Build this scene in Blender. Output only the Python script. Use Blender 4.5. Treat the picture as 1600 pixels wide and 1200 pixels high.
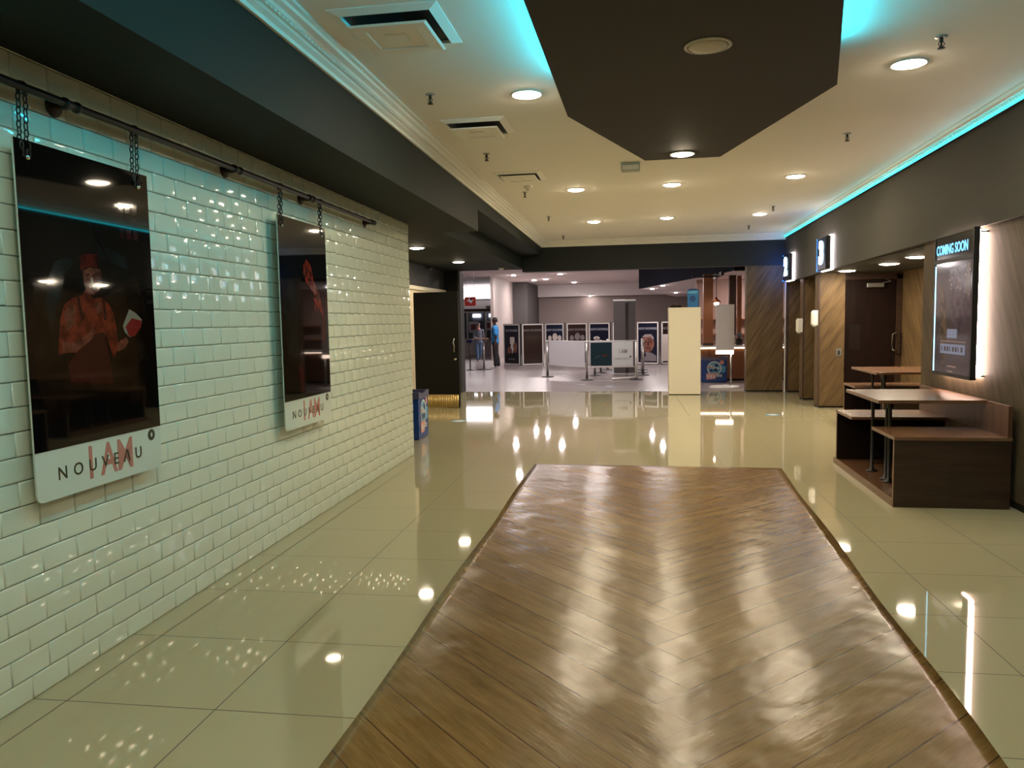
import bpy, bmesh, math, random
from mathutils import Vector, Matrix
random.seed(7)
for o in list(bpy.data.objects): bpy.data.objects.remove(o)
S = bpy.context.scene
COL = S.collection

# ------------------------------------------------------------------ camera
cam_d = bpy.data.cameras.new('camera'); cam = bpy.data.objects.new('camera', cam_d); COL.objects.link(cam); S.camera = cam
cam_d.sensor_width = 36.0; cam_d.lens = 36.0 * 1192 / 1600; cam_d.clip_start = .02; cam_d.clip_end = 200
YAW, PITCH, ROLL = -0.1632, -0.0817, -0.0176
fw = Vector((math.sin(YAW) * math.cos(PITCH), math.cos(YAW) * math.cos(PITCH), math.sin(PITCH)))
rt = Vector((math.cos(YAW), -math.sin(YAW), 0)); up = rt.cross(fw)
r2 = rt * math.cos(ROLL) + up * math.sin(ROLL); u2 = up * math.cos(ROLL) - rt * math.sin(ROLL)
cam.matrix_world = Matrix(((r2.x, u2.x, -fw.x, 0), (r2.y, u2.y, -fw.y, 0), (r2.z, u2.z, -fw.z, 1.5), (0, 0, 0, 1)))

# ------------------------------------------------------------------ world, exposure, light levels
W = bpy.data.worlds.new('world'); S.world = W; W.use_nodes = True
W.node_tree.nodes['Background'].inputs[0].default_value = (.05, .05, .055, 1)
W.node_tree.nodes['Background'].inputs[1].default_value = .2
S.view_settings.view_transform = 'Standard'; S.view_settings.look = 'None'
S.view_settings.exposure = 0.0; S.view_settings.gamma = 1.0; S.view_settings.use_curve_mapping = False
LAMP = 270.0          # hall downlights
LAMP_SIDE = 190.0      # low soffit and recess downlights
LAMP_MALL = 900.0     # foyer downlights
CYAN = 85.0           # cove strip above the dropped panel
CYAN_EDGE = 6.5       # strip along the right-hand fascia
HALO = 38.0           # back light of signs and the poster display

# ------------------------------------------------------------------ materials
def mat(name, col, rough=.5, metal=0.0, emit=0.0, ecol=None, spec=.5, coat=0.0):
    m = bpy.data.materials.new(name); m.use_nodes = True
    b = m.node_tree.nodes['Principled BSDF']
    b.inputs['Base Color'].default_value = (*col, 1); b.inputs['Roughness'].default_value = rough
    b.inputs['Metallic'].default_value = metal; b.inputs['Specular IOR Level'].default_value = spec
    b.inputs['Coat Weight'].default_value = coat; b.inputs['Coat Roughness'].default_value = .04
    if emit:
        b.inputs['Emission Color'].default_value = (*(ecol or col), 1); b.inputs['Emission Strength'].default_value = emit
    return m

class N:
    """small helper for node trees"""
    def __init__(s, m): s.t = m.node_tree; s.b = s.t.nodes['Principled BSDF']
    def new(s, typ, **kw):
        n = s.t.nodes.new(typ)
        for k, v in kw.items(): setattr(n, k, v)
        return n
    def put(s, sock, v):
        if isinstance(v, bpy.types.NodeSocket): s.t.links.new(v, sock)
        else: sock.default_value = v
    def math(s, op, a, b=0.0, c=0.0):
        n = s.new('ShaderNodeMath', operation=op)
        s.put(n.inputs[0], a); s.put(n.inputs[1], b); s.put(n.inputs[2], c); return n.outputs[0]
    def obj(s): return s.new('ShaderNodeTexCoord').outputs['Object']
    def xyz(s, v):
        n = s.new('ShaderNodeSeparateXYZ'); s.put(n.inputs[0], v); return n.outputs
    def vec(s, x, y, z):
        n = s.new('ShaderNodeCombineXYZ')
        for i, q in enumerate((x, y, z)): s.put(n.inputs[i], q)
        return n.outputs[0]
    def noise(s, v, scale, detail=3.0, rough=.5):
        n = s.new('ShaderNodeTexNoise'); s.put(n.inputs['Vector'], v)
        n.inputs['Scale'].default_value = scale; n.inputs['Detail'].default_value = detail; n.inputs['Roughness'].default_value = rough
        return n.outputs['Fac']
    def mixc(s, f, a, b):
        n = s.new('ShaderNodeMix', data_type='RGBA'); s.put(n.inputs[0], f)
        for i, q in ((6, a), (7, b)):
            s.put(n.inputs[i], (*q, 1) if isinstance(q, tuple) else q)
        return n.outputs[2]
    def ramp(s, f, stops):
        n = s.new('ShaderNodeValToRGB'); s.put(n.inputs[0], f); e = n.color_ramp.elements
        while len(e) < len(stops): e.new(.5)
        for q, (p, c) in zip(e, stops): q.position = p; q.color = (*c, 1)
        return n.outputs[0]
    def bump(s, h, strength=.2, dist=.01):
        n = s.new('ShaderNodeBump'); s.put(n.inputs['Height'], h); n.inputs['Strength'].default_value = strength
        n.inputs['Distance'].default_value = dist; s.t.links.new(n.outputs[0], s.b.inputs['Normal'])

M = {}
def mk(k, *a, **kw): M[k] = mat(k, *a, **kw); return M[k]
WARM = (1.0, .83, .58)
mk('tile_white', (.66, .72, .60), .05, spec=.65); mk('grout', (.11, .12, .09), .9)
mk('beam_paint', (.007, .0125, .0095), .7, spec=.25); mk('fascia_paint', (.062, .059, .051), .7, spec=.2)
mk('beam_dark', (.013, .017, .018), .55, spec=.3); mk('ceiling_white', (.89, .86, .81), .8)
mk('cornice_white', (.80, .78, .70), .7)
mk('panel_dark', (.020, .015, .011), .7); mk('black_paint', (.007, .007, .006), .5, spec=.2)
mk('charcoal_paint', (.04, .042, .042), .6)
mk('cream', (.79, .74, .59), .55); mk('cream_wall', (.78, .68, .46), .6)
mk('white_plastic', (.80, .77, .70), .35); mk('white_metal', (.75, .74, .72), .4)
mk('lamp_on', (1, .95, .85), .5, emit=LAMP, ecol=WARM); mk('lamp_side', (1, .95, .85), .5, emit=LAMP_SIDE, ecol=(1, .84, .62))
mk('lamp_mall', (1, .96, .94), .5, emit=LAMP_MALL, ecol=(1, .90, .88)); mk('lamp_off', (.62, .56, .46), .5)
mk('cyan_led', (.1, .9, 1), .5, emit=CYAN, ecol=(.02, .70, .90)); mk('cyan_edge', (.1, .9, 1), .5, emit=CYAN_EDGE, ecol=(.02, .72, .85))
mk('halo_led', (1, .8, .7), .5, emit=HALO, ecol=(1, .72, .60)); mk('sign_halo', (1, .9, .95), .5, emit=12, ecol=(1, .86, .88))
mk('digit_glow', (.7, .9, 1), .5, emit=6, ecol=(.55, .85, 1)); mk('blue_edge', (.02, .15, .5), .4, emit=38, ecol=(.015, .16, .8))
mk('navy', (.006, .012, .05), .25); mk('screen_text', (.2, .6, 1), .5, emit=1.6, ecol=(.16, .55, 1))
mk('chrome', (.75, .75, .73), .15, 1.0); mk('steel', (.45, .44, .43), .35, .9); mk('black_metal', (.018, .017, .016), .4, .3)
mk('iron', (.035, .030, .026), .45, .6); mk('brass', (.80, .62, .30), .28, 1.0)
mk('acrylic_black', (.003, .003, .003), .03, spec=.38); mk('acrylic_frost', (.60, .66, .58), .12)
mk('print_red', (.17, .022, .011), .05, spec=.32); mk('print_skin', (.17, .042, .026), .05, spec=.32); mk('print_dark_red', (.075, .006, .005), .05, spec=.32)
mk('print_shade', (.035, .006, .005), .05, spec=.32); mk('print_white', (.22, .17, .13), .05, spec=.32); mk('print_blood', (.17, .012, .010), .05, spec=.32)
mk('print_faint', (.045, .006, .006), .05, spec=.32); mk('print_smoke', (.010, .016, .017), .05, spec=.32); mk('print_brown', (.012, .0065, .004), .05, spec=.32)
mk('print_green', (.010, .012, .010), .05, spec=.32); mk('pink_ink', (.50, .20, .16), .2); mk('dark_ink', (.035, .042, .022), .3)
mk('grey_screen', (.085, .066, .082), .08); mk('grey_header', (.075, .070, .072), .1)
mk('screen_pale', (.22, .26, .42), .2, emit=.15, ecol=(.35, .42, .75)); mk('screen_lilac', (.14, .10, .15), .12); mk('screen_pink', (.42, .30, .34), .2)
mk('screen_tan', (.16, .11, .08), .12); mk('led_blue', (.3, .7, 1), .4, emit=4, ecol=(.35, .75, 1))
mk('bin_blue', (.015, .065, .28), .25); mk('bin_rim', (.10, .10, .19), .3); mk('art_cyan', (.10, .38, .62), .3)
mk('art_white', (.70, .74, .80), .3); mk('art_pink', (.72, .34, .30), .3); mk('art_orange', (.62, .24, .10), .3); mk('art_navy', (.01, .02, .09), .3)
mk('bag_blue', (.02, .16, .42), .4); mk('bag_dark', (.01, .06, .22), .4)
mk('sticker_blue', (.16, .36, .55), .3); mk('sticker_white', (.75, .80, .84), .3)
mk('mall_wall', (.25, .195, .18), .7); mk('mall_white', (.70, .64, .63), .7); mk('mall_ceiling', (.74, .64, .63), .8)
mk('mall_column', (.36, .305, .285), .6); mk('mall_dark', (.055, .047, .046), .7); mk('bulkhead_navy', (.012, .0135, .021), .9, spec=.05)
mk('frame_white', (.70, .65, .62), .4); mk('poster_navy', (.013, .014, .027), .12); mk('poster_brown', (.028, .017, .014), .12)
mk('poster_text', (.36, .36, .42), .3); mk('poster_skin', (.27, .11, .08), .3); mk('poster_pale', (.62, .54, .50), .3); mk('poster_grey', (.20, .17, .18), .3)
mk('poster_teal', (.012, .035, .055), .15); mk('poster_dark', (.012, .010, .012), .15); mk('poster_hair', (.30, .24, .24), .4)
mk('panel_grey', (.66, .64, .70), .4); mk('banner_grey', (.075, .066, .068), .5)
mk('kiosk_wood', (.30, .115, .045), .45); mk('kiosk_dark', (.055, .028, .020), .5); mk('kiosk_wall', (.38, .24, .20), .6)
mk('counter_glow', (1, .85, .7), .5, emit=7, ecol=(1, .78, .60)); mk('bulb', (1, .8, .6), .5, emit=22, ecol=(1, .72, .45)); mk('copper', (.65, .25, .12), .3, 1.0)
mk('shop_glow', (1, 1, 1), .5, emit=5.5, ecol=(1, .95, .97)); mk('shop_glass', (.10, .12, .15), .1); mk('red_sign', (.42, .03, .02), .4)
mk('skin_dark', (.06, .028, .018), .5); mk('skin_light', (.34, .19, .14), .5); mk('shirt_blue', (.03, .24, .58), .7); mk('trouser_black', (.012, .010, .012), .8)
mk('top_grey', (.13, .14, .19), .8); mk('jeans', (.09, .15, .27), .8); mk('hair_black', (.010, .008, .007), .6); mk('hair_brown', (.03, .014, .010), .6)
mk('shoe_white', (.70, .68, .66), .5); mk('shoe_dark', (.03, .025, .03), .5); mk('scarf_rose', (.42, .20, .19), .8)
mk('walnut_shaded', (.012, .007, .006), .22); mk('door_plate_dark', (.013, .008, .007), .35, spec=.3); mk('rubber', (.02, .018, .018), .6); mk('void_black', (.006, .005, .005), .6); mk('grey_light_box', (.42, .46, .40), .4)

def wood(key, dark, light, tilt, axis='yz', rough=.4, scale=1.0, spec=.5, lo=.38, hi=.68):
    """laminate: streaked grain running at an angle in the given plane"""
    m = mat(key, light, rough); n = N(m); c = n.xyz(n.obj())
    a, b = {'yz': (c[1], c[2]), 'xz': (c[0], c[2]), 'xy': (c[0], c[1]), 'all': (n.math('ADD', c[0], c[1]), c[2])}[axis]
    ct, st = math.cos(tilt), math.sin(tilt)
    u = n.math('ADD', n.math('MULTIPLY', a, ct), n.math('MULTIPLY', b, st))
    v = n.math('SUBTRACT', n.math('MULTIPLY', b, ct), n.math('MULTIPLY', a, st))
    nz = n.noise(n.vec(n.math('MULTIPLY', u, 1.6 * scale), n.math('MULTIPLY', v, 14 * scale), 0.0), 1.0, 5.0, .6)
    fine = n.noise(n.vec(n.math('MULTIPLY', u, 5 * scale), n.math('MULTIPLY', v, 90 * scale), 3.0), 1.0, 2.0)
    f = n.math('ADD', n.math('MULTIPLY', nz, .8), n.math('MULTIPLY', fine, .2))
    col = n.ramp(f, [(lo, dark), (hi, light)])
    n.t.links.new(col, n.b.inputs['Base Color']); n.b.inputs['Specular IOR Level'].default_value = spec; M[key] = m; return m
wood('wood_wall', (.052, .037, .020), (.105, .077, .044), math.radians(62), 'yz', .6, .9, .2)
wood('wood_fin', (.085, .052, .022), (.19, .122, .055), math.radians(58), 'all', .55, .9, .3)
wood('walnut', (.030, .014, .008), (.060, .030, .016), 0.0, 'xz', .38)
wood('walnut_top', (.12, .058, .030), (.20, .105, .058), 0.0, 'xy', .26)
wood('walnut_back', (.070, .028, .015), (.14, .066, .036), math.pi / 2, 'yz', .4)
wood('door_wood', (.007, .0025, .0018), (.015, .0055, .004), math.pi / 2, 'xz', .45, 1.0, .2)
wood('edge_band', (.20, .12, .075), (.28, .18, .12), 0.0, 'all', .4)

def mat_floor():
    m = mk('floor_tile', (.45, .38, .25), .045, spec=.62); n = N(m); c = n.xyz(n.obj())
    a = .016; x = n.math('ADD', n.math('MULTIPLY', c[0], math.cos(a)), n.math('MULTIPLY', c[1], math.sin(a)))
    y = n.math('SUBTRACT', n.math('MULTIPLY', c[1], math.cos(a)), n.math('MULTIPLY', c[0], math.sin(a)))
    T = .645
    fx = n.math('FRACT', n.math('DIVIDE', n.math('ADD', x, 1.60 + T * 8), T)); fy = n.math('FRACT', n.math('DIVIDE', n.math('ADD', y, -2.68 + T * 20), T))
    dx = n.math('ABSOLUTE', n.math('SUBTRACT', fx, .5)); dy = n.math('ABSOLUTE', n.math('SUBTRACT', fy, .5))
    g = n.math('GREATER_THAN', n.math('MAXIMUM', dx, dy), .5 - .0038)
    ix = n.math('FLOOR', n.math('DIVIDE', n.math('ADD', x, 1.60 + T * 8), T)); iy = n.math('FLOOR', n.math('DIVIDE', n.math('ADD', y, -2.68 + T * 20), T))
    wn = n.new('ShaderNodeTexWhiteNoise'); n.put(wn.inputs['Vector'], n.vec(ix, iy, 0.0))
    tone = n.math('ADD', n.math('MULTIPLY', wn.outputs['Value'], .05), n.math('MULTIPLY', n.noise(n.obj(), 3.0), .04))
    col = n.mixc(tone, (.42, .385, .245), (.34, .315, .195)); col = n.mixc(g, col, (.045, .04, .022))
    n.t.links.new(col, n.b.inputs['Base Color']); n.put(n.b.inputs['Roughness'], n.math('ADD', .035, n.math('MULTIPLY', g, .5)))
    n.bump(n.noise(n.obj(), 2.2, 1.0), .003, .02)
mat_floor()
def mat_mallfloor():
    m = mk('floor_foyer', (.42, .36, .35), .28, spec=.5); n = N(m); c = n.xyz(n.obj())
    f = n.noise(n.obj(), .8); col = n.mixc(f, (.24, .205, .20), (.29, .25, .245)); n.t.links.new(col, n.b.inputs['Base Color'])
mat_mallfloor()
def mat_herring():
    m = mk('herringbone_vinyl', (.3, .18, .09), .34, spec=.42); n = N(m); c = n.xyz(n.obj())
    w = .19; x0 = .07; y0 = 3.31
    X = n.math('SUBTRACT', c[0], x0); Y = n.math('ADD', n.math('SUBTRACT', c[1], y0), 27.0 * 1.0)
    u = n.math('MULTIPLY', n.math('ADD', X, Y), .70711); v = n.math('MULTIPLY', n.math('SUBTRACT', Y, X), .70711)
    uu = n.math('DIVIDE', u, w); vv = n.math('DIVIDE', v, w)
    iu = n.math('FLOOR', uu); iv = n.math('FLOOR', vv)
    right = n.math('GREATER_THAN', iu, iv); left = n.math('SUBTRACT', 1.0, right)
    along = n.math('ADD', n.math('MULTIPLY', right, u), n.math('MULTIPLY', left, v))
    across = n.math('ADD', n.math('MULTIPLY', right, vv), n.math('MULTIPLY', left, uu))
    idn = n.math('ADD', n.math('FLOOR', across), n.math('MULTIPLY', right, 57.0))
    fr = n.math('FRACT', across); edge = n.math('GREATER_THAN', n.math('ABSOLUTE', n.math('SUBTRACT', fr, .5)), .5 - .017)
    wn = n.new('ShaderNodeTexWhiteNoise', noise_dimensions='1D'); n.put(wn.inputs['W'], idn)
    gv = n.vec(n.math('ADD', n.math('MULTIPLY', along, 2.2), n.math('MULTIPLY', wn.outputs['Value'], 50.0)), n.math('MULTIPLY', across, 3.4), idn)
    g1 = n.noise(gv, 1.0, 4.0, .6)
    gv2 = n.vec(n.math('MULTIPLY', along, 9.0), n.math('MULTIPLY', across, 26.0), idn); g2 = n.noise(gv2, 1.0, 3.0)
    f = n.math('ADD', n.math('ADD', n.math('MULTIPLY', g1, .62), n.math('MULTIPLY', g2, .25)), n.math('MULTIPLY', wn.outputs['Value'], .14))
    col = n.ramp(f, [(.30, (.11, .060, .015)), (.55, (.21, .123, .036)), (.80, (.33, .21, .075))])
    col = n.mixc(n.math('MULTIPLY', edge, .85), col, (.055, .027, .010)); n.t.links.new(col, n.b.inputs['Base Color'])
    n.put(n.b.inputs['Roughness'], n.math('ADD', .12, n.math('MULTIPLY', g2, .20)))
    wob = n.noise(n.obj(), 3.2, 2.0); rip = n.noise(n.vec(n.math('MULTIPLY', along, 4.0), n.math('MULTIPLY', across, 2.2), idn), 1.0, 3.0); h = n.math('ADD', n.math('ADD', n.math('MULTIPLY', wob, 1.0), n.math('MULTIPLY', g2, .05)), n.math('MULTIPLY', rip, .25))
    n.bump(h, .42, .02)
mat_herring()
def bumpy(key, scale, strength, dist=.01):
    n = N(M[key]); n.bump(n.noise(n.obj(), scale, 2.0), strength, dist)
def mottled(key, dark, scale, lo=.38, hi=.62):
    m = M[key]; n = N(m); c = tuple(m.node_tree.nodes['Principled BSDF'].inputs['Base Color'].default_value)[:3]
    col = n.ramp(n.noise(n.obj(), scale, 4.0, .65), [(lo, tuple(q * dark for q in c)), (hi, c)]); n.t.links.new(col, n.b.inputs['Base Color'])
for k in ('print_red', 'print_dark_red', 'print_skin'): mottled(k, .34, 16)
for k in ('print_smoke', 'print_brown', 'print_green'): mottled(k, .25, 7)
for k in ('poster_skin', 'screen_lilac', 'screen_tan', 'print_faint'): mottled(k, .35, 9)
bumpy('tile_white', 9.0, .06, .01); bumpy('brass', 40, .25)

# ------------------------------------------------------------------ mesh helpers
class MB:
    def __init__(s): s.v = []; s.f = []; s.mi = []; s.mats = []; s.sm = []
    def slot(s, m):
        m = M[m] if isinstance(m, str) else m
        if m not in s.mats: s.mats.append(m)
        return s.mats.index(m)
    def add(s, vs, fs, m, smooth=False):
        k = len(s.v); i = s.slot(m); s.v += [tuple(q) for q in vs]
        for f in fs: s.f.append([k + q for q in f]); s.mi.append(i); s.sm.append(smooth)
        return s
    def box(s, x0, x1, y0, y1, z0, z1, m, bevel=0.0):
        if bevel:
            b = bevel; bm = bmesh.new(); bmesh.ops.create_cube(bm, size=1)
            for q in bm.verts: q.co = Vector((x0 + (q.co.x + .5) * (x1 - x0), y0 + (q.co.y + .5) * (y1 - y0), z0 + (q.co.z + .5) * (z1 - z0)))
            bmesh.ops.bevel(bm, geom=bm.edges[:], offset=b, segments=2, affect='EDGES', profile=.5)
            bm.verts.index_update(); s.add([q.co for q in bm.verts], [[q.index for q in f.verts] for f in bm.faces], m); bm.free(); return s
        vs = [(x, y, z) for z in (z0, z1) for y in (y0, y1) for x in (x0, x1)]
        return s.add(vs, [(0, 2, 3, 1), (4, 5, 7, 6), (0, 1, 5, 4), (2, 6, 7, 3), (0, 4, 6, 2), (1, 3, 7, 5)], m)
    def prism(s, pts, axis, a, b, m):
        """extrude a 2-D outline along axis between a and b; the outline gives the two other coordinates in order"""
        n = len(pts)
        def put(p, t): return {'x': (t, p[0], p[1]), 'y': (p[0], t, p[1]), 'z': (p[0], p[1], t)}[axis]
        vs = [put(p, a) for p in pts] + [put(p, b) for p in pts]
        fs = [list(range(n))[::-1], [n + i for i in range(n)]] + [(i, (i + 1) % n, n + (i + 1) % n, n + i) for i in range(n)]
        return s.add(vs, fs, m)
    def loft(s, rings, m, close=True, caps=True, smooth=False):
        n = len(rings[0]); vs = [p for r in rings for p in r]; fs = []
        for k in range(len(rings) - 1):
            for i in range(n if close else n - 1):
                fs.append((k * n + i, k * n + (i + 1) % n, (k + 1) * n + (i + 1) % n, (k + 1) * n + i))
        if caps: fs += [list(range(n))[::-1], [(len(rings) - 1) * n + i for i in range(n)]]
        return s.add(vs, fs, m, smooth)
    def lathe(s, prof, m, c=(0, 0, 0), seg=24, axis='z', smooth=True):
        rings = []
        for r, h in prof:
            ring = []
            for i in range(seg):
                t = 2 * math.pi * i / seg; a, b = r * math.cos(t), r * math.sin(t)
                q = {'z': (a, b, h), 'x': (h, a, b), 'y': (b, h, a)}[axis]
                ring.append((c[0] + q[0], c[1] + q[1], c[2] + q[2]))
            rings.append(ring)
        return s.loft(rings, m, True, True, smooth)
    def tube(s, pts, r, m, seg=8, closed=False):
        pts = [Vector(p) for p in pts]; rings = []; n = len(pts); ref = None
        for i, p in enumerate(pts):
            if closed: d = pts[(i + 1) % n] - pts[i - 1]
            else: d = pts[min(i + 1, n - 1)] - pts[max(i - 1, 0)]
            d.normalize()
            if ref is None: ref = Vector((0, 0, 1)) if abs(d.z) < .9 else Vector((1, 0, 0))
            a = d.cross(ref).normalized(); b = d.cross(a).normalized(); ref = -b if False else ref
            rr = r[i] if isinstance(r, (list, tuple)) else r
            rings.append([p + a * rr * math.cos(2 * math.pi * k / seg) + b * rr * math.sin(2 * math.pi * k / seg) for k in range(seg)])
        if closed: rings.append(rings[0])
        return s.loft(rings, m, True, not closed, True)
    def build(s, name, parent=None, kind=None, smooth_angle=True):
        me = bpy.data.meshes.new(name); me.from_pydata(s.v, [], s.f)
        for m in s.mats: me.materials.append(m)
        me.polygons.foreach_set('material_index', s.mi); me.polygons.foreach_set('use_smooth', s.sm); me.validate(); me.update()
        bm = bmesh.new(); bm.from_mesh(me); bmesh.ops.recalc_face_normals(bm, faces=bm.faces[:]); bm.to_mesh(me); bm.free()
        o = bpy.data.objects.new(name, me); COL.objects.link(o)
        if parent: o.parent = parent
        if kind: o['kind'] = kind
        return o
def tag(o, label, cat, group=None):
    o['label'] = label; o['category'] = cat
    if group: o['group'] = group
    return o
def thing(name, label, cat, loc=(0, 0, 0), rz=0.0, group=None):
    o = bpy.data.objects.new(name, None); COL.objects.link(o); o.location = loc; o.rotation_euler = (0, 0, rz); o.empty_display_size = .1
    return tag(o, label, cat, group)
def struct(name, mb): return mb.build(name, None, 'structure')
def copy_tree(o, parent=None):
    c = o.copy(); COL.objects.link(c)
    if parent: c.parent = parent
    for ch in list(o.children): copy_tree(ch, c)
    return c
def cutout(pts, m, base, layer, mb, frame, t=.0006):
    """flat printed shape: an outline in the plane of a print, a hair proud of what it is printed on"""
    P = lambda u, v, w: frame(u, v, base + w)
    n = len(pts); a, b = layer * t, layer * t + t
    vs = [P(u, v, a) for u, v in pts] + [P(u, v, b) for u, v in pts]
    fs = [list(range(n))[::-1], [n + i for i in range(n)]] + [(i, (i + 1) % n, n + (i + 1) % n, n + i) for i in range(n)]
    mb.add(vs, fs, m)
def circ(u, v, r, n=20, ry=None): return [(u + r * math.cos(2 * math.pi * i / n), v + (ry or r) * math.sin(2 * math.pi * i / n)) for i in range(n)]
def rect(u0, u1, v0, v1): return [(u0, v0), (u1, v0), (u1, v1), (u0, v1)]
# print frames: u to the reader's right, v up, w out of the surface
F_POSX = lambda u, v, w: (w, u, v)          # read while looking towards -x
F_NEGX = lambda u, v, w: (-w, -u, v)        # read while looking towards +x
F_NEGY = lambda u, v, w: (u, -w, v)         # read while looking towards +y
def text_part(name, s, size, m, parent, loc, facing, sx=1.0, depth=.001, bold=0.0, space=1.0):
    cu = bpy.data.curves.new(name, 'FONT'); cu.body = s; cu.size = size; cu.extrude = depth; cu.offset = bold; cu.space_character = space
    cu.align_x = 'CENTER'; cu.align_y = 'CENTER'; cu.resolution_u = 3
    tmp = bpy.data.objects.new('tmp', cu); COL.objects.link(tmp)
    me = bpy.data.meshes.new_from_object(tmp.evaluated_get(bpy.context.evaluated_depsgraph_get())); bpy.data.objects.remove(tmp)
    me.name = name; me.materials.clear(); me.materials.append(M[m])
    R = {'+x': Matrix(((0, 0, 1), (1, 0, 0), (0, 1, 0))), '-x': Matrix(((0, 0, -1), (-1, 0, 0), (0, 1, 0))), '-y': Matrix(((1, 0, 0), (0, 0, -1), (0, 1, 0)))}[facing]
    me.transform((R @ Matrix.Diagonal((sx, 1, 1))).to_4x4()); me.transform(Matrix.Translation(loc))
    o = bpy.data.objects.new(name, me); COL.objects.link(o); o.parent = parent; return o

# ================================================================== SETTING
WL = lambda y: -2.39 - .0161 * y            # face of the tiled wall
RZ = .0161
WR = lambda y: 2.79 + .009 * y              # face of the right-hand wall
ZC = 3.15
struct('floor', MB().box(-6.5, 6.5, -5, 16.08, -.1, 0, 'floor_tile'))
struct('floor_foyer', MB().box(-14, 9, 16.08, 40, -.1, 0, 'floor_foyer'))

# tiled wall: one mesh, every tile raised and bevelled
mb = MB(); ya, yb = -4.0, 8.36; zt = 2.645
mb.prism([(WL(ya) - .3, ya), (WL(ya) - .006, ya), (WL(yb) - .006, yb), (WL(yb) - .3, yb)], 'z', 0, zt, 'grout')
row = 0; z = -.005
while z < zt - .02:
    z0, z1 = max(z, 0) + .0017, min(z + .1, zt) - .0017
    y = (2.54 if row % 2 else 2.64) - .2 * 40 + .2
    while y < yb:
        y0, y1 = max(y, ya) + .0014, min(y + .2, yb) - .0014
        if y1 - y0 > .012 and z1 - z0 > .03:
            t = [random.uniform(-.0019, .0019) for _ in range(2)]; rings = []
            for b, hh in ((0, 0), (.0016, .66), (.0045, .93), (.010, 1.0)):
                for k, (yy, zz) in enumerate(((y0 + b, z0 + b), (y1 - b, z0 + b), (y1 - b, z1 - b), (y0 + b, z1 - b))):
                    zz = min(max(zz, z0), z1); d = t[0] * (1 if k in (1, 2) else -1) + t[1] * .6 * (1 if k > 1 else -1)
                    rings.append((WL(yy) - .006 * (1 - hh) + d * .8 * (hh > 0), yy, zz))
            fs = [(12, 13, 14, 15)] + [(q * 4 + i, q * 4 + (i + 1) % 4, q * 4 + 4 + (i + 1) % 4, q * 4 + 4 + i) for q in range(3) for i in range(4)]
            mb.add(rings, fs, 'tile_white', True)
        y += .2
    z += .1; row += 1
struct('wall_left', mb)

# left beam and soffits
BX = lambda y: -1.845 - .0085 * max(0, y - 3)
mb = MB(); mb.prism([(BX(-4), -4), (BX(3), 3), (BX(9.2), 9.2), (-2.75, 9.2), (-2.75, -4)], 'z', 2.6 + .045, 2.86, 'beam_paint')
mb.prism([(BX(-4), -4), (BX(3), 3), (BX(9.2), 9.2), (-2.75, 9.2), (-2.75, -4)], 'z', 2.6, 2.645, 'beam_paint')
struct('trim_1', mb)
struct('trim_2', MB().prism([(BX(-4), -4), (BX(3), 3), (BX(15.9), 15.9), (-2.75, 15.9), (-2.75, -4)], 'z', 2.86, 3.1, 'beam_paint'))
struct('trim_3', MB().prism([(-5.2, 8.0), (-2.75, 8.0), (-2.75, 9.2), (-2.35, 9.2), (-2.35, 16.2), (-5.2, 16.2)], 'z', 2.6, 2.858, 'beam_paint'))
struct('ceiling', MB().box(-2.75, 3.4, -5, 16.2, ZC, 3.3, 'ceiling_white'))
prof = [(0, 3.02), (.018, 3.02), (.018, 3.045), (.045, 3.058), (.05, 3.072), (.078, 3.082), (.085, 3.10), (.112, 3.112), (.118, 3.128), (.14, 3.134), (.14, 3.155), (0, 3.155)]
def bead(mb, pts):
    """egg-shaped beads along the middle of the moulding"""
    for (x, y, z) in pts:
        mb.add([(x + dx, y + dy, z + dz) for dx, dy, dz in ((.012, 0, -.008), (0, .016, 0), (0, -.016, 0), (-.012, 0, .008), (.004, 0, .012), (.008, 0, -.016))], [(0, 1, 4), (0, 4, 2), (0, 5, 1), (0, 2, 5), (3, 4, 1), (3, 2, 4)], 'cornice_white')
mb = MB(); mb.loft([[(BX(y) + d, y, z) for d, z in prof] for y in (-4, 3, 9.2, 15.9)], 'cornice_white')
bead(mb, [(BX(-1 + .045 * i) + .066, -1 + .045 * i, 3.078) for i in range(240)])
struct('trim_4', mb)
mb = MB(); mb.loft([[(WR(y) - d, y, z + .03) for d, z in prof] for y in (-4, 15.9)], 'cornice_white')
bead(mb, [(WR(1 + .045 * i) - .066, 1 + .045 * i, 3.108) for i in range(200)])
struct('trim_5', mb)
struct('trim_6', MB().loft([[(x, 15.9 - d * .7, z) for d, z in prof] for x in (-1.95, 2.93)], 'cornice_white'))

# far cross beam over the opening, end walls
struct('trim_7', MB().box(-2.36, 3.1, 15.9, 16.2, 2.53, 3.3, 'beam_dark'))
struct('wall_end_left', MB().box(-5.2, -3.74, 15.95, 16.2, 0, 2.6, 'black_paint'))
struct('trim_8', MB().box(-3.745, -3.70, 15.88, 16.25, 0, 2.56, 'charcoal_paint', .004))
struct('wall_end_right', MB().box(2.17, 2.88, 15.95, 16.2, .03, 2.53, 'wood_fin').box(2.17, 2.88, 15.96, 16.2, 0, .03, 'black_paint'))
mb = MB().box(-4.35, -4.05, 7.5, 16.2, 0, 2.19, 'cream_wall').box(-4.36, -4.06, 7.5, 16.2, 2.19, 2.6, 'charcoal_paint')
struct('wall_alcove', mb)
struct('wall_rear_alcove', MB().box(-4.35, -2.75, 7.9, 8.1, 0, 2.6, 'charcoal_paint'))
struct('wall_back', MB().box(-6.5, 6.5, -5.2, -4.9, 0, 3.3, 'charcoal_paint'))

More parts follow.
